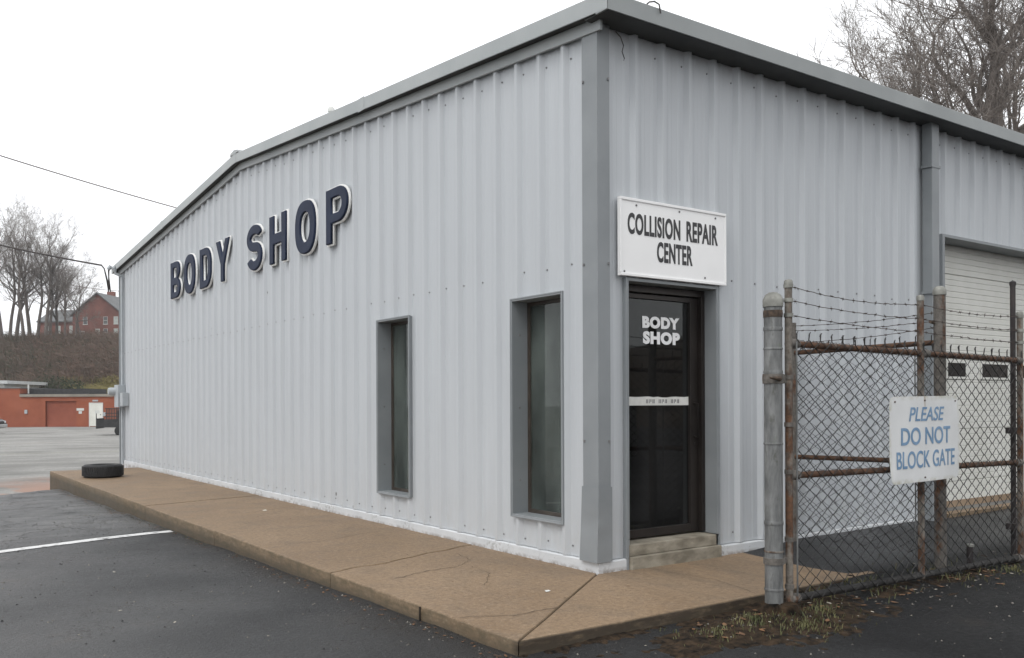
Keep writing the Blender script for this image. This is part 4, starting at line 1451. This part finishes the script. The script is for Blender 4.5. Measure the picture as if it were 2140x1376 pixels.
# ------------------------------------------------------------------ litter, leaves, grass, pebbles
def litter(name, mat, n, area, size, seed, label, flat=True):
    rr = random.Random(seed)
    mb = MB()
    for i in range(n):
        x, y, z = area(rr)
        s = size * rr.uniform(.5, 1.3)
        a_ = rr.uniform(0, 6.28)
        ca, sa = math.cos(a_), math.sin(a_)
        tl = rr.uniform(-.4, .6)
        q = [(-1, 0, 0), (-.3, -.55, .1), (.6, -.4, tl * .5), (1.1, 0, .15 + tl * .4), (.5, .5, tl * .3), (-.4, .5, .12)]
        mb.add([(x + s * (ca * u - sa * v), y + s * (sa * u + ca * v), z + .004 + s * max(0, w)) for u, v, w in q], [(0, 1, 2, 3, 4, 5)])
    return tag(mb.build(name, mat, fix=False), label, name.split('_')[-1], kind='stuff')
def gate_foot(rr):
    while True:
        x = rr.uniform(-.6, 3.8)
        y = -1.5 + rr.gauss(-.02, .16) - (.1 if rr.random() < .3 else 0)
        if y < -1.24 or x > 1.9:
            return x, y, lot_z(x, y) + max(0, soil_h(x, y))
def kerb_foot(rr):
    y = rr.uniform(-1.2, 12.5)
    x = -1.72 - abs(rr.gauss(0, .07))
    return x, y, lot_z(x, y)
def lot_any(rr):
    while True:
        x, y = rr.uniform(-6, 4.5), rr.uniform(-3.4, 8)
        if x < -1.72 or y < -1.3:
            return x, y, lot_z(x, y)
def walk_any(rr):
    x, y = rr.uniform(-1.6, -.1), rr.uniform(-.9, 13)
    return x, y, .002
litter('fallen_leaves', 'leaf_brown', 110, gate_foot, .022, 5, 'dead brown leaves caught along the foot of the gate')
litter('pale_litter', 'leaf_pale', 34, gate_foot, .014, 6, 'pale scraps of litter scattered along the foot of the gate')
litter('kerb_leaves', 'leaf_brown', 240, kerb_foot, .014, 7, 'dead leaves and grit lying along the foot of the kerb')
litter('lot_specks', 'leaf_pale', 55, lot_any, .011, 8, 'small pale specks of litter strewn over the wet asphalt')
litter('walk_specks', 'leaf_brown', 45, walk_any, .010, 9, 'small dark specks of leaf litter on the concrete walk')
tag(MB().add([(-.78, -.32, .006), (-.73, -.31, .005), (-.73, -.285, .008), (-.77, -.29, .01)], [(0, 1, 2, 3)]).build('paper_scrap', 'paper', fix=False), 'small white paper scrap on the walk near the building corner', 'paper')
tag(MB().add([(-.67, 5.17, .005), (-.62, 5.18, .006), (-.62, 5.23, .014), (-.67, 5.21, .01)], [(0, 1, 2, 3)]).build('paper_scrap', 'leaf_pale', fix=False), 'small pale scrap on the walk halfway along the gable wall', 'paper')
pb = MB()
rr = random.Random(12)
for i in range(1900):
    if i % 9 == 0:
        x, y, z = gate_foot(rr)
    elif i % 9 == 1:
        x, y, z = kerb_foot(rr)
    else:
        x, y, z = lot_any(rr)
    s = rr.uniform(.004, .011)
    pb.add([(x + s, y, z), (x, y + s, z), (x - s, y, z), (x, y - s, z), (x + rr.uniform(-.3, .3) * s, y, z + s * rr.uniform(.6, 1.1))], [(0, 1, 4), (1, 2, 4), (2, 3, 4), (3, 0, 4)])
tag(pb.build('pebbles', 'stone', fix=False), 'loose pebbles and grit on the asphalt and along the kerb', 'pebbles', kind='stuff')

gr = MB()
rr = random.Random(21)
def blades(cx_, cy_, n, spread, h):
    for i in range(n):
        a_ = rr.uniform(0, 6.28)
        d = abs(rr.gauss(0, spread))
        x, y = cx_ + d * math.cos(a_), cy_ + d * math.sin(a_) * .8
        if y > -1.23 and x < 1.7:
            continue
        z = lot_z(x, y) + max(0, soil_h(x, y)) - .003
        hh = h * rr.uniform(.4, 1.2)
        b_ = rr.uniform(0, 6.28)
        lx, ly = math.cos(b_) * hh * rr.uniform(.2, .9), math.sin(b_) * hh * rr.uniform(.2, .9)
        w = .0028
        px_, py_ = -math.sin(b_) * w, math.cos(b_) * w
        gr.add([(x - px_, y - py_, z), (x + px_, y + py_, z), (x + lx * .45 + px_ * .7, y + ly * .45 + py_ * .7, z + hh * .7), (x + lx * .45 - px_ * .7, y + ly * .45 - py_ * .7, z + hh * .7), (x + lx, y + ly, z + hh)],
               [(0, 1, 2, 3), (3, 2, 4)])
for cx_, cy_, n, sp_, h_ in ((-.12, -1.5, 200, .14, .03), (.1, -1.72, 300, .22, .032), (.4, -1.62, 150, .16, .035), (-.5, -1.55, 120, .2, .03), (1.3, -1.38, 160, .2, .05), (2.2, -1.42, 160, .25, .05), (2.9, -1.62, 150, .22, .04), (3.4, -1.75, 200, .25, .05), (.75, -1.33, 120, .1, .05)):
    blades(cx_, cy_, n, sp_, h_)
for i in range(26):
    y_ = rr.uniform(3, 9.5)
    for k in range(10):
        x, y = -1.72 - abs(rr.gauss(0, .02)), y_ + rr.gauss(0, .05)
        z = lot_z(x, y)
        hh = rr.uniform(.015, .045)
        gr.add([(x, y - .003, z), (x, y + .003, z), (x - rr.uniform(0, .03), y + rr.uniform(-.02, .02), z + hh)], [(0, 1, 2)])
tag(gr.build('grass', 'grass', fix=False), 'thin grass sprouting round the gate post and along the gate', 'grass', kind='stuff')

# ------------------------------------------------------------------ hills
def hill_z(x, y):
    D = depth(x, y)
    pts = [(90, -1.6), (95, -.6), (101, 1.2), (112, 3.1), (130, 7.2), (150, 11.6), (172, 13.1), (260, 17), (420, 20)]
    z = pts[-1][1]
    for (d0, z0), (d1, z1) in zip(pts[:-1], pts[1:]):
        if D <= d1:
            t = max(0, (D - d0) / (d1 - d0))
            z = z0 + (z1 - z0) * t
            break
    return z + (.5 * nz(x * .07, y * .07) + .18 * nz(x * .3, y * .3)) * sstep(95, 108, D)
hm = MB()
na, nd = 110, 60
As = [-130 + 260 * i / na for i in range(na + 1)]
Ds = axis_steps((90, 180, 2.2), (180, 420, 20))
hv = []
for D_ in Ds:
    for a_ in As:
        x, y, _z = at(a_, D_)
        hv.append((x, y, hill_z(x, y)))
hm.add(hv, [(j * (na + 1) + i, j * (na + 1) + i + 1, (j + 1) * (na + 1) + i + 1, (j + 1) * (na + 1) + i) for j in range(len(Ds) - 1) for i in range(na)])
tag(hm.build('hill', 'hill', smooth=True, fix=False), 'brown leaf covered bank rising behind the low brick building', 'hill', kind='structure')

def slope_z(x, y):
    return -1.0 + 6.5 * sstep(22, 44, x + .12 * y) + 9 * sstep(44, 110, x) + .4 * nz(x * .1, y * .1)
hm = MB()
xs = axis_steps((21, 120, 3))
ys = axis_steps((-60, 78, 4))
hm.add([(x, y, slope_z(x, y)) for y in ys for x in xs], [(j * len(xs) + i, j * len(xs) + i + 1, (j + 1) * len(xs) + i + 1, (j + 1) * len(xs) + i) for j in range(len(ys) - 1) for i in range(len(xs) - 1)])
tag(hm.build('hillside', 'hill', smooth=True, fix=False), 'wooded slope rising behind the far end of the metal building', 'hill', kind='structure')

# thicket on the bank
def thicket(name, mat, spots, h, w, n, seed, label):
    rr = random.Random(seed)
    mb = MB()
    for (x, y, z) in spots:
        s = rr.uniform(.6, 1.25)
        for k in range(n):
            a_ = rr.uniform(0, 6.28)
            d = w * s * math.sqrt(rr.random())
            bx, by = x + d * math.cos(a_), y + d * math.sin(a_)
            b_ = rr.uniform(0, 6.28)
            hh = h * s * rr.uniform(.35, 1.1)
            lx, ly = math.cos(b_) * hh * .55, math.sin(b_) * hh * .55
            t = .035 * s * rr.uniform(.6, 1.6)
            mb.add([(bx - math.sin(b_) * t, by + math.cos(b_) * t, z - .2), (bx + math.sin(b_) * t, by - math.cos(b_) * t, z - .2), (bx + lx, by + ly, z + hh)], [(0, 1, 2)])
            for q in range(2):
                m_ = rr.uniform(.35, .8)
                ex, ey, ez = rr.uniform(-.5, .5) * hh, rr.uniform(-.5, .5) * hh, rr.uniform(0, .35) * hh
                c_ = (bx + lx * m_, by + ly * m_, z + hh * m_)
                mb.add([c_, (c_[0] + t * 1.2, c_[1] + t * 1.2, c_[2] + t), (c_[0] + ex, c_[1] + ey, c_[2] + ez)], [(0, 1, 2)])
    return tag(mb.build(name, mat, fix=False), label, 'brush', kind='stuff')
rr = random.Random(31)
spots = []
for i in range(1500):
    D_ = rr.uniform(101, 168)
    px_ = rr.uniform(-90, 300)
    if 55 < px_ and D_ < 108:
        continue
    if px_ > 105 and D_ < 117 + 5 * nz(px_ * .05, 1):
        continue
    a_ = (px_ - 972) / 1857.6 * D_
    x, y, _z = at(a_, D_)
    spots.append((x, y, hill_z(x, y)))
thicket('brush', 'brush', spots, 1.9, 1.1, 12, 32, 'bare brown thicket covering the bank below the house')
spots = []
for i in range(420):
    D_ = rr.uniform(112, 166)
    px_ = rr.uniform(-90, 120) if i % 3 else rr.uniform(100, 260)
    x, y, _z = at((px_ - 972) / 1857.6 * D_, D_)
    spots.append((x, y, hill_z(x, y)))
thicket('evergreen_brush', 'hedge', spots, 1.6, .9, 10, 35, 'dull green evergreen scrub mixed into the thicket on the bank')
spots = []
for i in range(520):
    D_ = rr.uniform(112, 168)
    px_ = rr.uniform(60, 280)
    x, y, _z = at((px_ - 972) / 1857.6 * D_, D_)
    spots.append((x, y, hill_z(x, y)))
thicket('reddish_brush', 'red_brush', spots, 2.4, 1.0, 9, 36, 'reddish brown bare scrub on the bank below the house')
spots = []
for i in range(330):
    D_ = rr.uniform(98, 118)
    a_ = (rr.uniform(145, 262) - 972) / 1857.6 * D_
    x, y, _z = at(a_, D_)
    spots.append((x, y, hill_z(x, y)))
thicket('dry_grass', 'dry_grass', spots, .75, 1.0, 26, 33, 'yellow green grass bank behind the low brick building')
spots = [(rr.uniform(26, 60), rr.uniform(0, 60), 0) for i in range(300)]
spots = [(x, y, slope_z(x, y)) for x, y, z in spots]
thicket('slope_brush', 'brush', spots, 2.6, 1.3, 12, 34, 'brown undergrowth on the slope behind the metal building')

def leaf_mass(name, mat, c, rx, ry, rz, n, seed, label, cat):
    rr = random.Random(seed)
    mb = MB()
    for i in range(n):
        u = Vector((rr.gauss(0, 1), rr.gauss(0, 1), rr.gauss(0, 1))).normalized() * (rr.random() ** .25)
        k = 1 + .25 * nz(u.x * 2.2, u.y * 2.2, u.z * 2.2 + seed)
        p = Vector((c[0] + u.x * rx * k, c[1] + u.y * ry * k, c[2] + max(-.2, u.z) * rz * k))
        s = rr.uniform(.08, .17)
        d1 = Vector((rr.gauss(0, 1), rr.gauss(0, 1), rr.gauss(0, 1))).normalized() * s
        d2 = Vector((rr.gauss(0, 1), rr.gauss(0, 1), rr.gauss(0, 1))).normalized() * s
        mb.add([p, p + d1, p + d1 + d2, p + d2], [(0, 1, 2, 3)])
    return tag(mb.build(name, mat, fix=False), label, cat)
for k, (px_, D_, w_, h_, lab) in enumerate(((90, 106, 1.7, 2.0, 'dark green shrub beside the pale flat roofed building'), (122, 106.5, 2.1, 1.8, 'dark green shrub in the middle of the hedge row'), (152, 107, 1.6, 1.4, 'small dark green shrub at the grassy end of the hedge row'), (232, 112, 1.4, 1.3, 'olive green shrub on the grassy bank near the building corner'))):
    x, y, _z = at((px_ - 972) / 1857.6 * D_, D_)
    leaf_mass('shrub', 'hedge' if k < 3 else 'dry_grass', (x, y, hill_z(x, y) + .5), w_, w_ * .8, h_, 900, 40 + k, lab, 'shrub')

# ------------------------------------------------------------------ low brick building at the back of the lot
def local(name, a_, D_, z, lab, cat, rot=0.0, group=None):
    return tag(empty(name, at(a_, D_, z), -YAW + rot), lab, cat, group)
bb = local('brick_building', -38.0, 85, -.98, 'low orange red brick building with white door at the back of the lot', 'building')
MB().box(-12, -4.57, 0, 14, 0, 3.77).build('wall', 'red_brick', bb)
wl_ = MB()
wl_.box(-4.57, -2.15, 0, 12, 0, 2.95)
wl_.box(-2.15, .8, .35, 12, 0, 2.95)
wl_.box(-2.15, .8, 0, .35, 2.55, 2.95)
wl_.box(.8, 4.6, 0, 12, 0, 2.95)
wl_.build('wall', 'red_brick', bb)
MB().box(-12.1, -4.5, -.08, 14, 3.77, 3.86).build('coping', 'slate', bb)
MB().box(-4.56, 4.75, -.14, 12, 2.95, 3.2).build('fascia', 'tan_fascia', bb, bevel=.02)
MB().box(-4.56, 4.75, -.1, 12, 3.2, 3.27).build('roof', 'dark_metal', bb)
MB().box(-4.3, 1.3, 1.2, 6, 3.27, 3.75).build('roof_upstand', 'dark_metal', bb)
MB().lathe([(.07, 3.2), (.07, 4.15)], -4.2, .9, 10).build('vent_pipe', 'offwhite', bb)
sh2 = MB().box(-2.12, .77, .22, .34, 0, 2.54).build('shutter_door', 'red_brick_dark', bb)
for k in range(5):
    MB().box(-2.1, .75, .20, .22, .5 * k + .02, .5 * k + .47).build('shutter_panel', 'red_brick_dark', sh2)
dr = MB().box(2.12, 3.3, -.05, .02, .14, 2.3).build('white_door', 'cream', bb)
f_ = MB()
f_.box(2.04, 2.12, -.07, .02, .1, 2.38)
f_.box(3.3, 3.38, -.07, .02, .1, 2.38)
f_.box(2.12, 3.3, -.07, .02, 2.3, 2.38)
f_.build('frame', 'offwhite', dr)
MB().lathe([(.05, 0), (.05, .06), (0, .07)], 0, 0, 8).build('handle', 'dark_metal', dr).location = (3.15, -.06, 1.2)
for x0, x1, z0, z1 in ((.85, 1.55, 1.62, 1.85), (1.05, 1.35, 1.32, 1.58)):
    MB().box(x0, x1, -.04, 0, z0, z1).build('wall_notice', 'offwhite', bb)
MB().box(-4.1, -3.85, -.12, 0, 1.35, 1.72).build('meter_box', 'grey_box', bb)
MB().box(2.4, 2.9, -.1, 0, 2.5, 2.65).build('wall_lamp', 'grey_box', bb)
MB().box(3.42, 3.62, -.1, 0, 1.1, 1.45).build('letter_box', 'grey_box', bb)
pb_ = local('pale_building', -51.3, 97, -.2, 'pale flat roofed building behind the brick one', 'building')
MB().box(-8, 1.0, 0, 8, 0, 3.7).build('wall', 'offwhite', pb_)
MB().box(-8.6, 1.75, -.8, 8.5, 3.7, 4.05).build('roof', 'roof', pb_)
MB().box(-2.8, 1.4, -.6, .1, 2.55, 2.75).build('canopy', 'slate', pb_)
for k in range(3):
    MB().box(-7 + 2.2 * k, -5.6 + 2.2 * k, -.02, .01, 1.2, 2.5).build('window', 'far_glass', pb_)

# ------------------------------------------------------------------ brick house on the hill
hs_ = local('brick_house', -70.7, 170, 12.2, 'tall red brick house with grey roof and gable on the hill', 'house', -.12)
def gable_block(parent, x0, x1, y0, y1, eave, apex, mat):
    xm = (x0 + x1) / 2
    MB().prism([(x0, 0), (x1, 0), (x1, eave), (xm, apex - .25), (x0, eave)], 'y', y0, y1).build('wall', mat, parent)
    r_ = MB()
    t = .25
    for s, xe in ((-1, x0), (1, x1)):
        sl_ = (apex - eave) / (xm - x0)
        xo = xe + s * .35
        zo = eave - .35 * sl_
        r_.add([(xm, y, z) for y in (y0 - .4, y1 + .4) for z in (apex - t, apex)] + [(xo, y, z) for y in (y0 - .4, y1 + .4) for z in (zo - t, zo)],
               [(0, 1, 5, 4), (2, 6, 7, 3), (1, 3, 7, 5), (0, 4, 6, 2), (4, 5, 7, 6), (0, 2, 3, 1)])
    return r_.build('roof', 'slate', parent)
gable_block(hs_, -4.6, 5.6, 0, 16, 6.4, 10.4, 'house_brick')
MB().box(-13.0, -4.6, 2.5, 12, 0, 5.2).build('wall', 'house_brick', hs_)
MB().add([(x, y, z) for x in (-13.4, -4.6) for y, z in ((2.1, 5.0), (7.2, 7.6), (12.4, 5.0), (12.4, 5.25), (7.2, 7.9), (2.1, 5.25))],
         [(0, 1, 7, 6), (1, 2, 8, 7), (5, 11, 10, 4), (4, 10, 9, 3), (0, 6, 11, 5), (0, 5, 4, 1), (1, 4, 3, 2), (6, 7, 10, 11), (7, 8, 9, 10), (2, 3, 9, 8)]).build('roof', 'slate', hs_)
MB().prism([(-13.0, 5.2), (-4.6, 5.2), (-4.6, 5.21)], 'y', 2.6, 11.9)
def house_window(x, z, y, w=.75, h=1.35):
    f_ = MB()
    f_.box(x - w / 2 - .12, x + w / 2 + .12, y - .1, y, z - h / 2 - .12, z - h / 2)
    f_.box(x - w / 2 - .05, x + w / 2 + .05, y - .08, y, z + h / 2, z + h / 2 + .05)
    f_.box(x - w / 2 - .05, x - w / 2, y - .08, y, z - h / 2, z + h / 2)
    f_.box(x + w / 2, x + w / 2 + .05, y - .08, y, z - h / 2, z + h / 2)
    f_.box(x - w / 2, x + w / 2, y - .07, y, z - .04, z + .04)
    o = f_.build('window', 'offwhite', hs_)
    MB().box(x - w / 2, x + w / 2, y - .05, y - .01, z - h / 2, z + h / 2).build('pane', 'slate' if (x * 7) % 2 < 1 else 'blind', o)
for x, z in ((-2.0, 5.0), (2.1, 5.0), (.5, 2.7), (2.1, 2.7), (-2.6, 2.3), (4.2, 2.7), (4.2, 5.0)):
    house_window(x, z, 0)
for x, z in ((-11.5, 3.6), (-9.0, 3.6), (-6.3, 3.6), (-11.5, 1.4), (-8.6, 1.4), (-6.1, 1.6)):
    house_window(x, z, 2.5)
MB().box(-.9, .3, 6, 7.2, 9.5, 11.3).build('chimney', 'house_brick', hs_)

# ------------------------------------------------------------------ vehicles
def wheel(parent, x, y, r, w, mat='chrome'):
    wo = MB().lathe([(r * .6, -w / 2), (r * .93, -w / 2), (r, -w * .35), (r, w * .35), (r * .93, w / 2), (r * .6, w / 2)], 0, 0, 24).build('wheel', 'black_rubber', parent, smooth=True)
    wo.rotation_euler = (R(90), 0, 0)
    wo.location = (x, y, r)
    MB().lathe([(r * .62, -w * .3), (r * .62, w * .42), (r * .5, w * .44), (r * .42, w * .3), (r * .16, w * .34), (0, w * .38)], 0, 0, 20).build('rim', mat, wo, smooth=True)
    return wo
car = local('parked_car', -34.5, 61.6, -.74, 'dark parked car cut off by the left edge of the photo', 'car', R(4))
side_prof = [(-2.2, .42), (-2.25, .75), (-2.2, 1.02), (-2.05, 1.1), (-1.75, 1.58), (-1.45, 1.68), (-.3, 1.7), (.1, 1.62), (.85, 1.12), (1.95, .98), (2.2, .86), (2.27, .62), (2.22, .4), (1.85, .32), (-1.9, .32)]
def car_body(half, y_in):
    mb = MB()
    rings = []
    for y, k, up in ((-half, .0, 0), (-half * .97, 1, .0), (half * .97, 1, 0), (half, 0, 0)):
        ring_ = []
        for x, z in side_prof:
            tum = max(0, z - 1.05) * .28              # cabin leans in
            yy = y - math.copysign(tum, y)
            s = .97 if k == 0 else 1.0
            ring_.append((x * s, yy, .85 + (z - .85) * (.96 if k == 0 else 1.0)))
        rings.append(ring_)
    n = len(side_prof)
    for rg in rings:
        mb.v += rg
    for j in range(3):
        mb.f += [(j * n + i, j * n + (i + 1) % n, (j + 1) * n + (i + 1) % n, (j + 1) * n + i) for i in range(n)]
    mb.f.append(tuple(range(n - 1, -1, -1)))
    mb.f.append(tuple(3 * n + i for i in range(n)))
    return mb
car_body(.88, 0).build('body', 'car_paint', car, smooth=True)
for s in (-1, 1):
    y_ = s * .74
    MB().prism([(-1.75, 1.12), (-1.5, 1.52), (-.35, 1.56), (.02, 1.5), (.62, 1.12)], 'y', y_ - .05 if s < 0 else y_ + .0, y_ if s < 0 else y_ + .05).build('side_window', 'far_glass', car)
    MB().box(2.02, 2.26, s * .62 - .16, s * .62 + .16, .7, .86).build('headlight', 'lamp', car, bevel=.03)
    MB().box(-2.25, -2.1, s * .7 - .1, s * .7 + .1, .78, 1.0).build('tail_light', 'maroon', car, bevel=.02)
MB().box(2.1, 2.34, -.84, .84, .42, .64).build('bumper', 'silver_paint', car, bevel=.05)
MB().box(-2.34, -2.15, -.84, .84, .42, .64).build('bumper', 'silver_paint', car, bevel=.05)
MB().box(2.2, 2.29, -.44, .44, .68, .84).build('grille', 'dark_metal', car)
MB().box(-.02, .18, -1.02, -.8, 1.08, 1.22).build('mirror', 'car_paint', car, bevel=.03)
for x in (-1.35, 1.4):
    for s in (-1, 1):
        wheel(car, x, s * .8, .34, .22)

tl_ = local('utility_trailer', -22.0, 57.6, -.74, 'dark utility trailer with mesh sides seen past the far building corner', 'trailer', R(8))
MB().box(-1.55, 2.4, -.9, .9, .52, .62).build('bed', 'dark_metal', tl_)
for y in (-.9, .86):
    MB().box(-1.55, 2.4, y, y + .04, .62, 1.0).build('side_board', 'dark_metal', tl_)
MB().box(-1.6, -1.55, -.9, .9, .45, 1.1).build('tail_board', 'dark_metal', tl_)
ms = MB()
for x in [(-1.0 + .1 * i) for i in range(30)]:
    ms.box(x, x + .05, -.9, -.88, 1.0, 1.72)
for z in (1.0, 1.2, 1.4, 1.7):
    ms.box(-1.05, 2.0, -.91, -.87, z, z + .05)
ms.build('mesh_side', 'dark_metal', tl_)
MB().box(-.35, 2.3, -.85, .85, .62, 1.62).build('cargo_bin', 'maroon', tl_, bevel=.03)
MB().box(-1.62, -1.58, -.88, -.82, .45, 1.52).build('corner_post', 'dark_metal', tl_)
MB().box(-1.66, -1.4, -.93, -.9, 1.42, 1.62).build('reflector_plate', 'offwhite', tl_)
MB().box(-.1, .9, -1.1, -.9, .72, .78).build('fender', 'dark_metal', tl_)
for s in (-1, 1):
    wheel(tl_, .4, s * 1.0, .36, .2)
    wheel(tl_, -.2, s * .8, .3, .18)

# ------------------------------------------------------------------ bare trees
import numpy as np
def grow_tree(seed, height, trunk_r, spread, levels, kids, forks, lean=(0, 0), twig_min=.006, wander=.16):
    rr = random.Random(seed)
    segs = ([], [])                                   # trunk and limbs / crown
    def rv():
        return Vector((rr.gauss(0, 1), rr.gauss(0, 1), rr.gauss(0, 1)))
    def branch(p, d, L, r, lv):
        n = {0: 9, 1: 8, 2: 6, 3: 4}.get(lv, 3)
        step = L / n
        r_end = r * (.42 if lv == 0 else .3)
        store = segs[0] if lv <= 1 else segs[1]
        nk = kids[lv] if lv < levels else 0
        where = sorted(rr.uniform(.36 if lv == 0 else .2, 1) for _ in range(nk))
        wi = 0
        for i in range(n):
            t0, t1 = i / n, (i + 1) / n
            up = .07 if lv else .12
            d = (d + rv() * wander * (.4 if lv == 0 else 1.0) + Vector((0, 0, up))).normalized()
            q = p + d * step
            ra, rb = r + (r_end - r) * t0, r + (r_end - r) * t1
            store.append((*p, *q, max(ra, twig_min), max(rb, twig_min * .8)))
            while wi < nk and where[wi] <= t1:
                f = (where[wi] - t0) / (t1 - t0)
                c = p.lerp(q, f)
                wi += 1
                ax = rv()
                ax = (ax - d * ax.dot(d)).normalized()
                ang = R(rr.uniform(*spread))
                cd = (d * math.cos(ang) + ax * math.sin(ang)).normalized()
                if cd.z < -.25:
                    cd.z *= -.5
                    cd.normalize()
                tt = t0 + (t1 - t0) * f
                frac = (.62 - .3 * tt) if lv == 0 else (.62 - .22 * tt)
                branch(c, cd, L * frac * rr.uniform(.7, 1.2), (r + (r_end - r) * tt) * rr.uniform(.45, .68), lv + 1)
            p = q
        if lv < levels:                               # the leader forks at its end
            for k in range(forks):
                ax = rv()
                ax = (ax - d * ax.dot(d)).normalized()
                ang = R(rr.uniform(14, 38))
                branch(p, (d * math.cos(ang) + ax * math.sin(ang)).normalized(), L * rr.uniform(.36, .55), r_end * .85, lv + 1)
    branch(Vector((0, 0, -.4)), Vector((lean[0], lean[1], 1)).normalized(), height * .62, trunk_r, 0)
    return segs
def segs_mesh(segs, n):
    A = np.array(segs, dtype=np.float64)
    p, q, ra, rb = A[:, :3], A[:, 3:6], A[:, 6], A[:, 7]
    d = q - p
    d /= np.linalg.norm(d, axis=1)[:, None] + 1e-9
    ref = np.where(np.abs(d[:, 2:3]) < .9, np.array([[0, 0, 1.]]), np.array([[1., 0, 0]]))
    u = np.cross(d, ref)
    u /= np.linalg.norm(u, axis=1)[:, None] + 1e-9
    w = np.cross(u, d)
    m = len(A)
    V = np.zeros((m, 2 * n, 3))
    for k in range(n):
        a_ = 2 * math.pi * k / n
        o = u * math.cos(a_) + w * math.sin(a_)
        V[:, k] = p + o * ra[:, None]
        V[:, n + k] = q + d * (ra * .3)[:, None] + o * rb[:, None]
    base = (np.arange(m) * 2 * n)[:, None, None]
    F = np.array([[k, (k + 1) % n, n + (k + 1) % n, n + k] for k in range(n)])[None] + base
    F = F.reshape(-1, 4)
    V = V.reshape(-1, 3)
    me = bpy.data.meshes.new('branches')
    me.vertices.add(len(V))
    me.vertices.foreach_set('co', V.ravel())
    me.loops.add(F.size)
    me.loops.foreach_set('vertex_index', F.ravel().astype(np.int32))
    me.polygons.add(len(F))
    me.polygons.foreach_set('loop_start', np.arange(0, F.size, 4, dtype=np.int32))
    me.polygons.foreach_set('loop_total', np.full(len(F), 4, dtype=np.int32))
    me.update()
    me.polygons.foreach_set('use_smooth', np.ones(len(F), dtype=bool))
    return me
def tree_meshes(*a_, **k):
    s = grow_tree(*a_, **k)
    return segs_mesh(s[0], 7), segs_mesh(s[1], 3)
def plant_tree(name, meshes, loc, rz, scale, lab, group):
    t = tag(empty(name, loc, rz), lab, 'tree', group)
    t.scale = (scale[0], scale[0], scale[1])
    place('trunk', meshes[0], 'bark', t)
    place('crown', meshes[1], 'twig', t)
    return t

near = [tree_meshes(101, 17.5, .36, (28, 62), 4, [8, 6, 6, 4, 0], 2, twig_min=.009, wander=.17),
        tree_meshes(102, 16.0, .3, (30, 66), 4, [8, 6, 6, 4, 0], 2, lean=(-.12, .05), twig_min=.009, wander=.19),
        tree_meshes(103, 18.5, .34, (25, 58), 4, [8, 6, 6, 4, 0], 2, twig_min=.009, wander=.16)]
for k, (px_, D_, v, rz, sc_, lab) in enumerate((
        (2125, 42, 0, .6, (1.3, 1.28), 'tall bare tree at the right edge behind the metal building'),
        (2030, 44, 1, 2.1, (1.4, 1.2), 'bare tree with long limbs reaching left over the roof edge'),
        (2225, 46, 2, 4.0, (1.35, 1.3), 'bare tree mostly beyond the right edge of the photo'),
        (2080, 58, 0, 3.4, (1.3, 1.36), 'bare tree farther back up the wooded slope'),
        (1905, 50, 1, 5.1, (1.15, 1.02), 'low bare tree farthest left on the wooded slope'),
        (1985, 62, 2, .2, (1.3, 1.3), 'bare tree highest on the wooded slope'))):
    a_ = (px_ - 972) / 1857.6 * D_
    x, y, _z = at(a_, D_)
    plant_tree('bare_tree', near[v], (x, y, slope_z(x, y)), rz, sc_, lab, 'bare trees behind the metal building')

far = [tree_meshes(201, 20, .34, (24, 52), 4, [8, 5, 5, 4, 0], 2, twig_min=.009, wander=.13),
       tree_meshes(202, 19.5, .28, (26, 56), 4, [8, 5, 5, 4, 0], 2, twig_min=.009, wander=.15),
       tree_meshes(203, 14, .25, (30, 62), 4, [8, 5, 5, 4, 0], 2, lean=(.25, 0), twig_min=.009, wander=.2)]
for k, (px_, D_, v, rz, s_, lab) in enumerate((
        (5, 150, 0, .2, 1.06, 'bare tree at the left edge of the photo on the bank'),
        (22, 152, 1, 1.5, 1.14, 'thick bare tree second from the left edge on the bank'),
        (33, 157, 0, 2.9, 1.12, 'bare tree third from the left edge on the bank'),
        (50, 149, 1, 4.4, 1.1, 'slim straight bare tree in the gap left of the house'),
        (64, 153, 0, 5.3, 1.1, 'bare tree in front of the left end of the house'),
        (78, 151, 1, .9, 1.1, 'bare tree in front of the left wing of the house'),
        (94, 150, 0, 3.7, 1.08, 'straight bare tree before the middle of the left wing'),
        (107, 152, 1, 2.2, 1.02, 'bare tree at the right end of the tall row'),
        (120, 154, 0, 1.2, .9, 'shorter bare tree just right of the tall row'),
        (154, 149, 2, .1, .92, 'low crooked bare tree in front of the house gable'),
        (172, 152, 2, 4.1, .72, 'small bare tree before the right part of the gable'),
        (138, 151, 1, 2.6, .78, 'small straight bare tree where the wing meets the gable'),
        (-22, 155, 1, 3.0, 1.1, 'bare tree just outside the left edge'),
        (140, 176, 1, 5.0, .9, 'bare tree top rising behind the roof of the left wing'),
        (190, 190, 2, 2.0, 1.0, 'bare tree behind the ridge of the brick house'))):
    a_ = (px_ - 972) / 1857.6 * D_
    x, y, _z = at(a_, D_)
    plant_tree('bare_tree', far[v], (x, y, hill_z(x, y)), rz, (s_, s_), lab, 'bare trees on the bank by the house')

# ------------------------------------------------------------------ damp air
hz = MB().box(-300, 420, -300, 500, -4, 48).build('haze', None)
hz['kind'] = 'stuff'
hz['label'] = 'thin damp winter air over the whole place'
hz['category'] = 'haze'
hmat = bpy.data.materials.new('damp_air')
hmat.use_nodes = True
hn = hmat.node_tree.nodes
for n_ in list(hn):
    if n_.type != 'OUTPUT_MATERIAL':
        hn.remove(n_)
pv = hn.new('ShaderNodeVolumePrincipled')
pv.inputs['Color'].default_value = (.92, .94, .97, 1)
pv.inputs['Density'].default_value = .0004
hmat.node_tree.links.new(pv.outputs[0], hn['Material Output'].inputs['Volume'])
hz.data.materials.append(hmat)
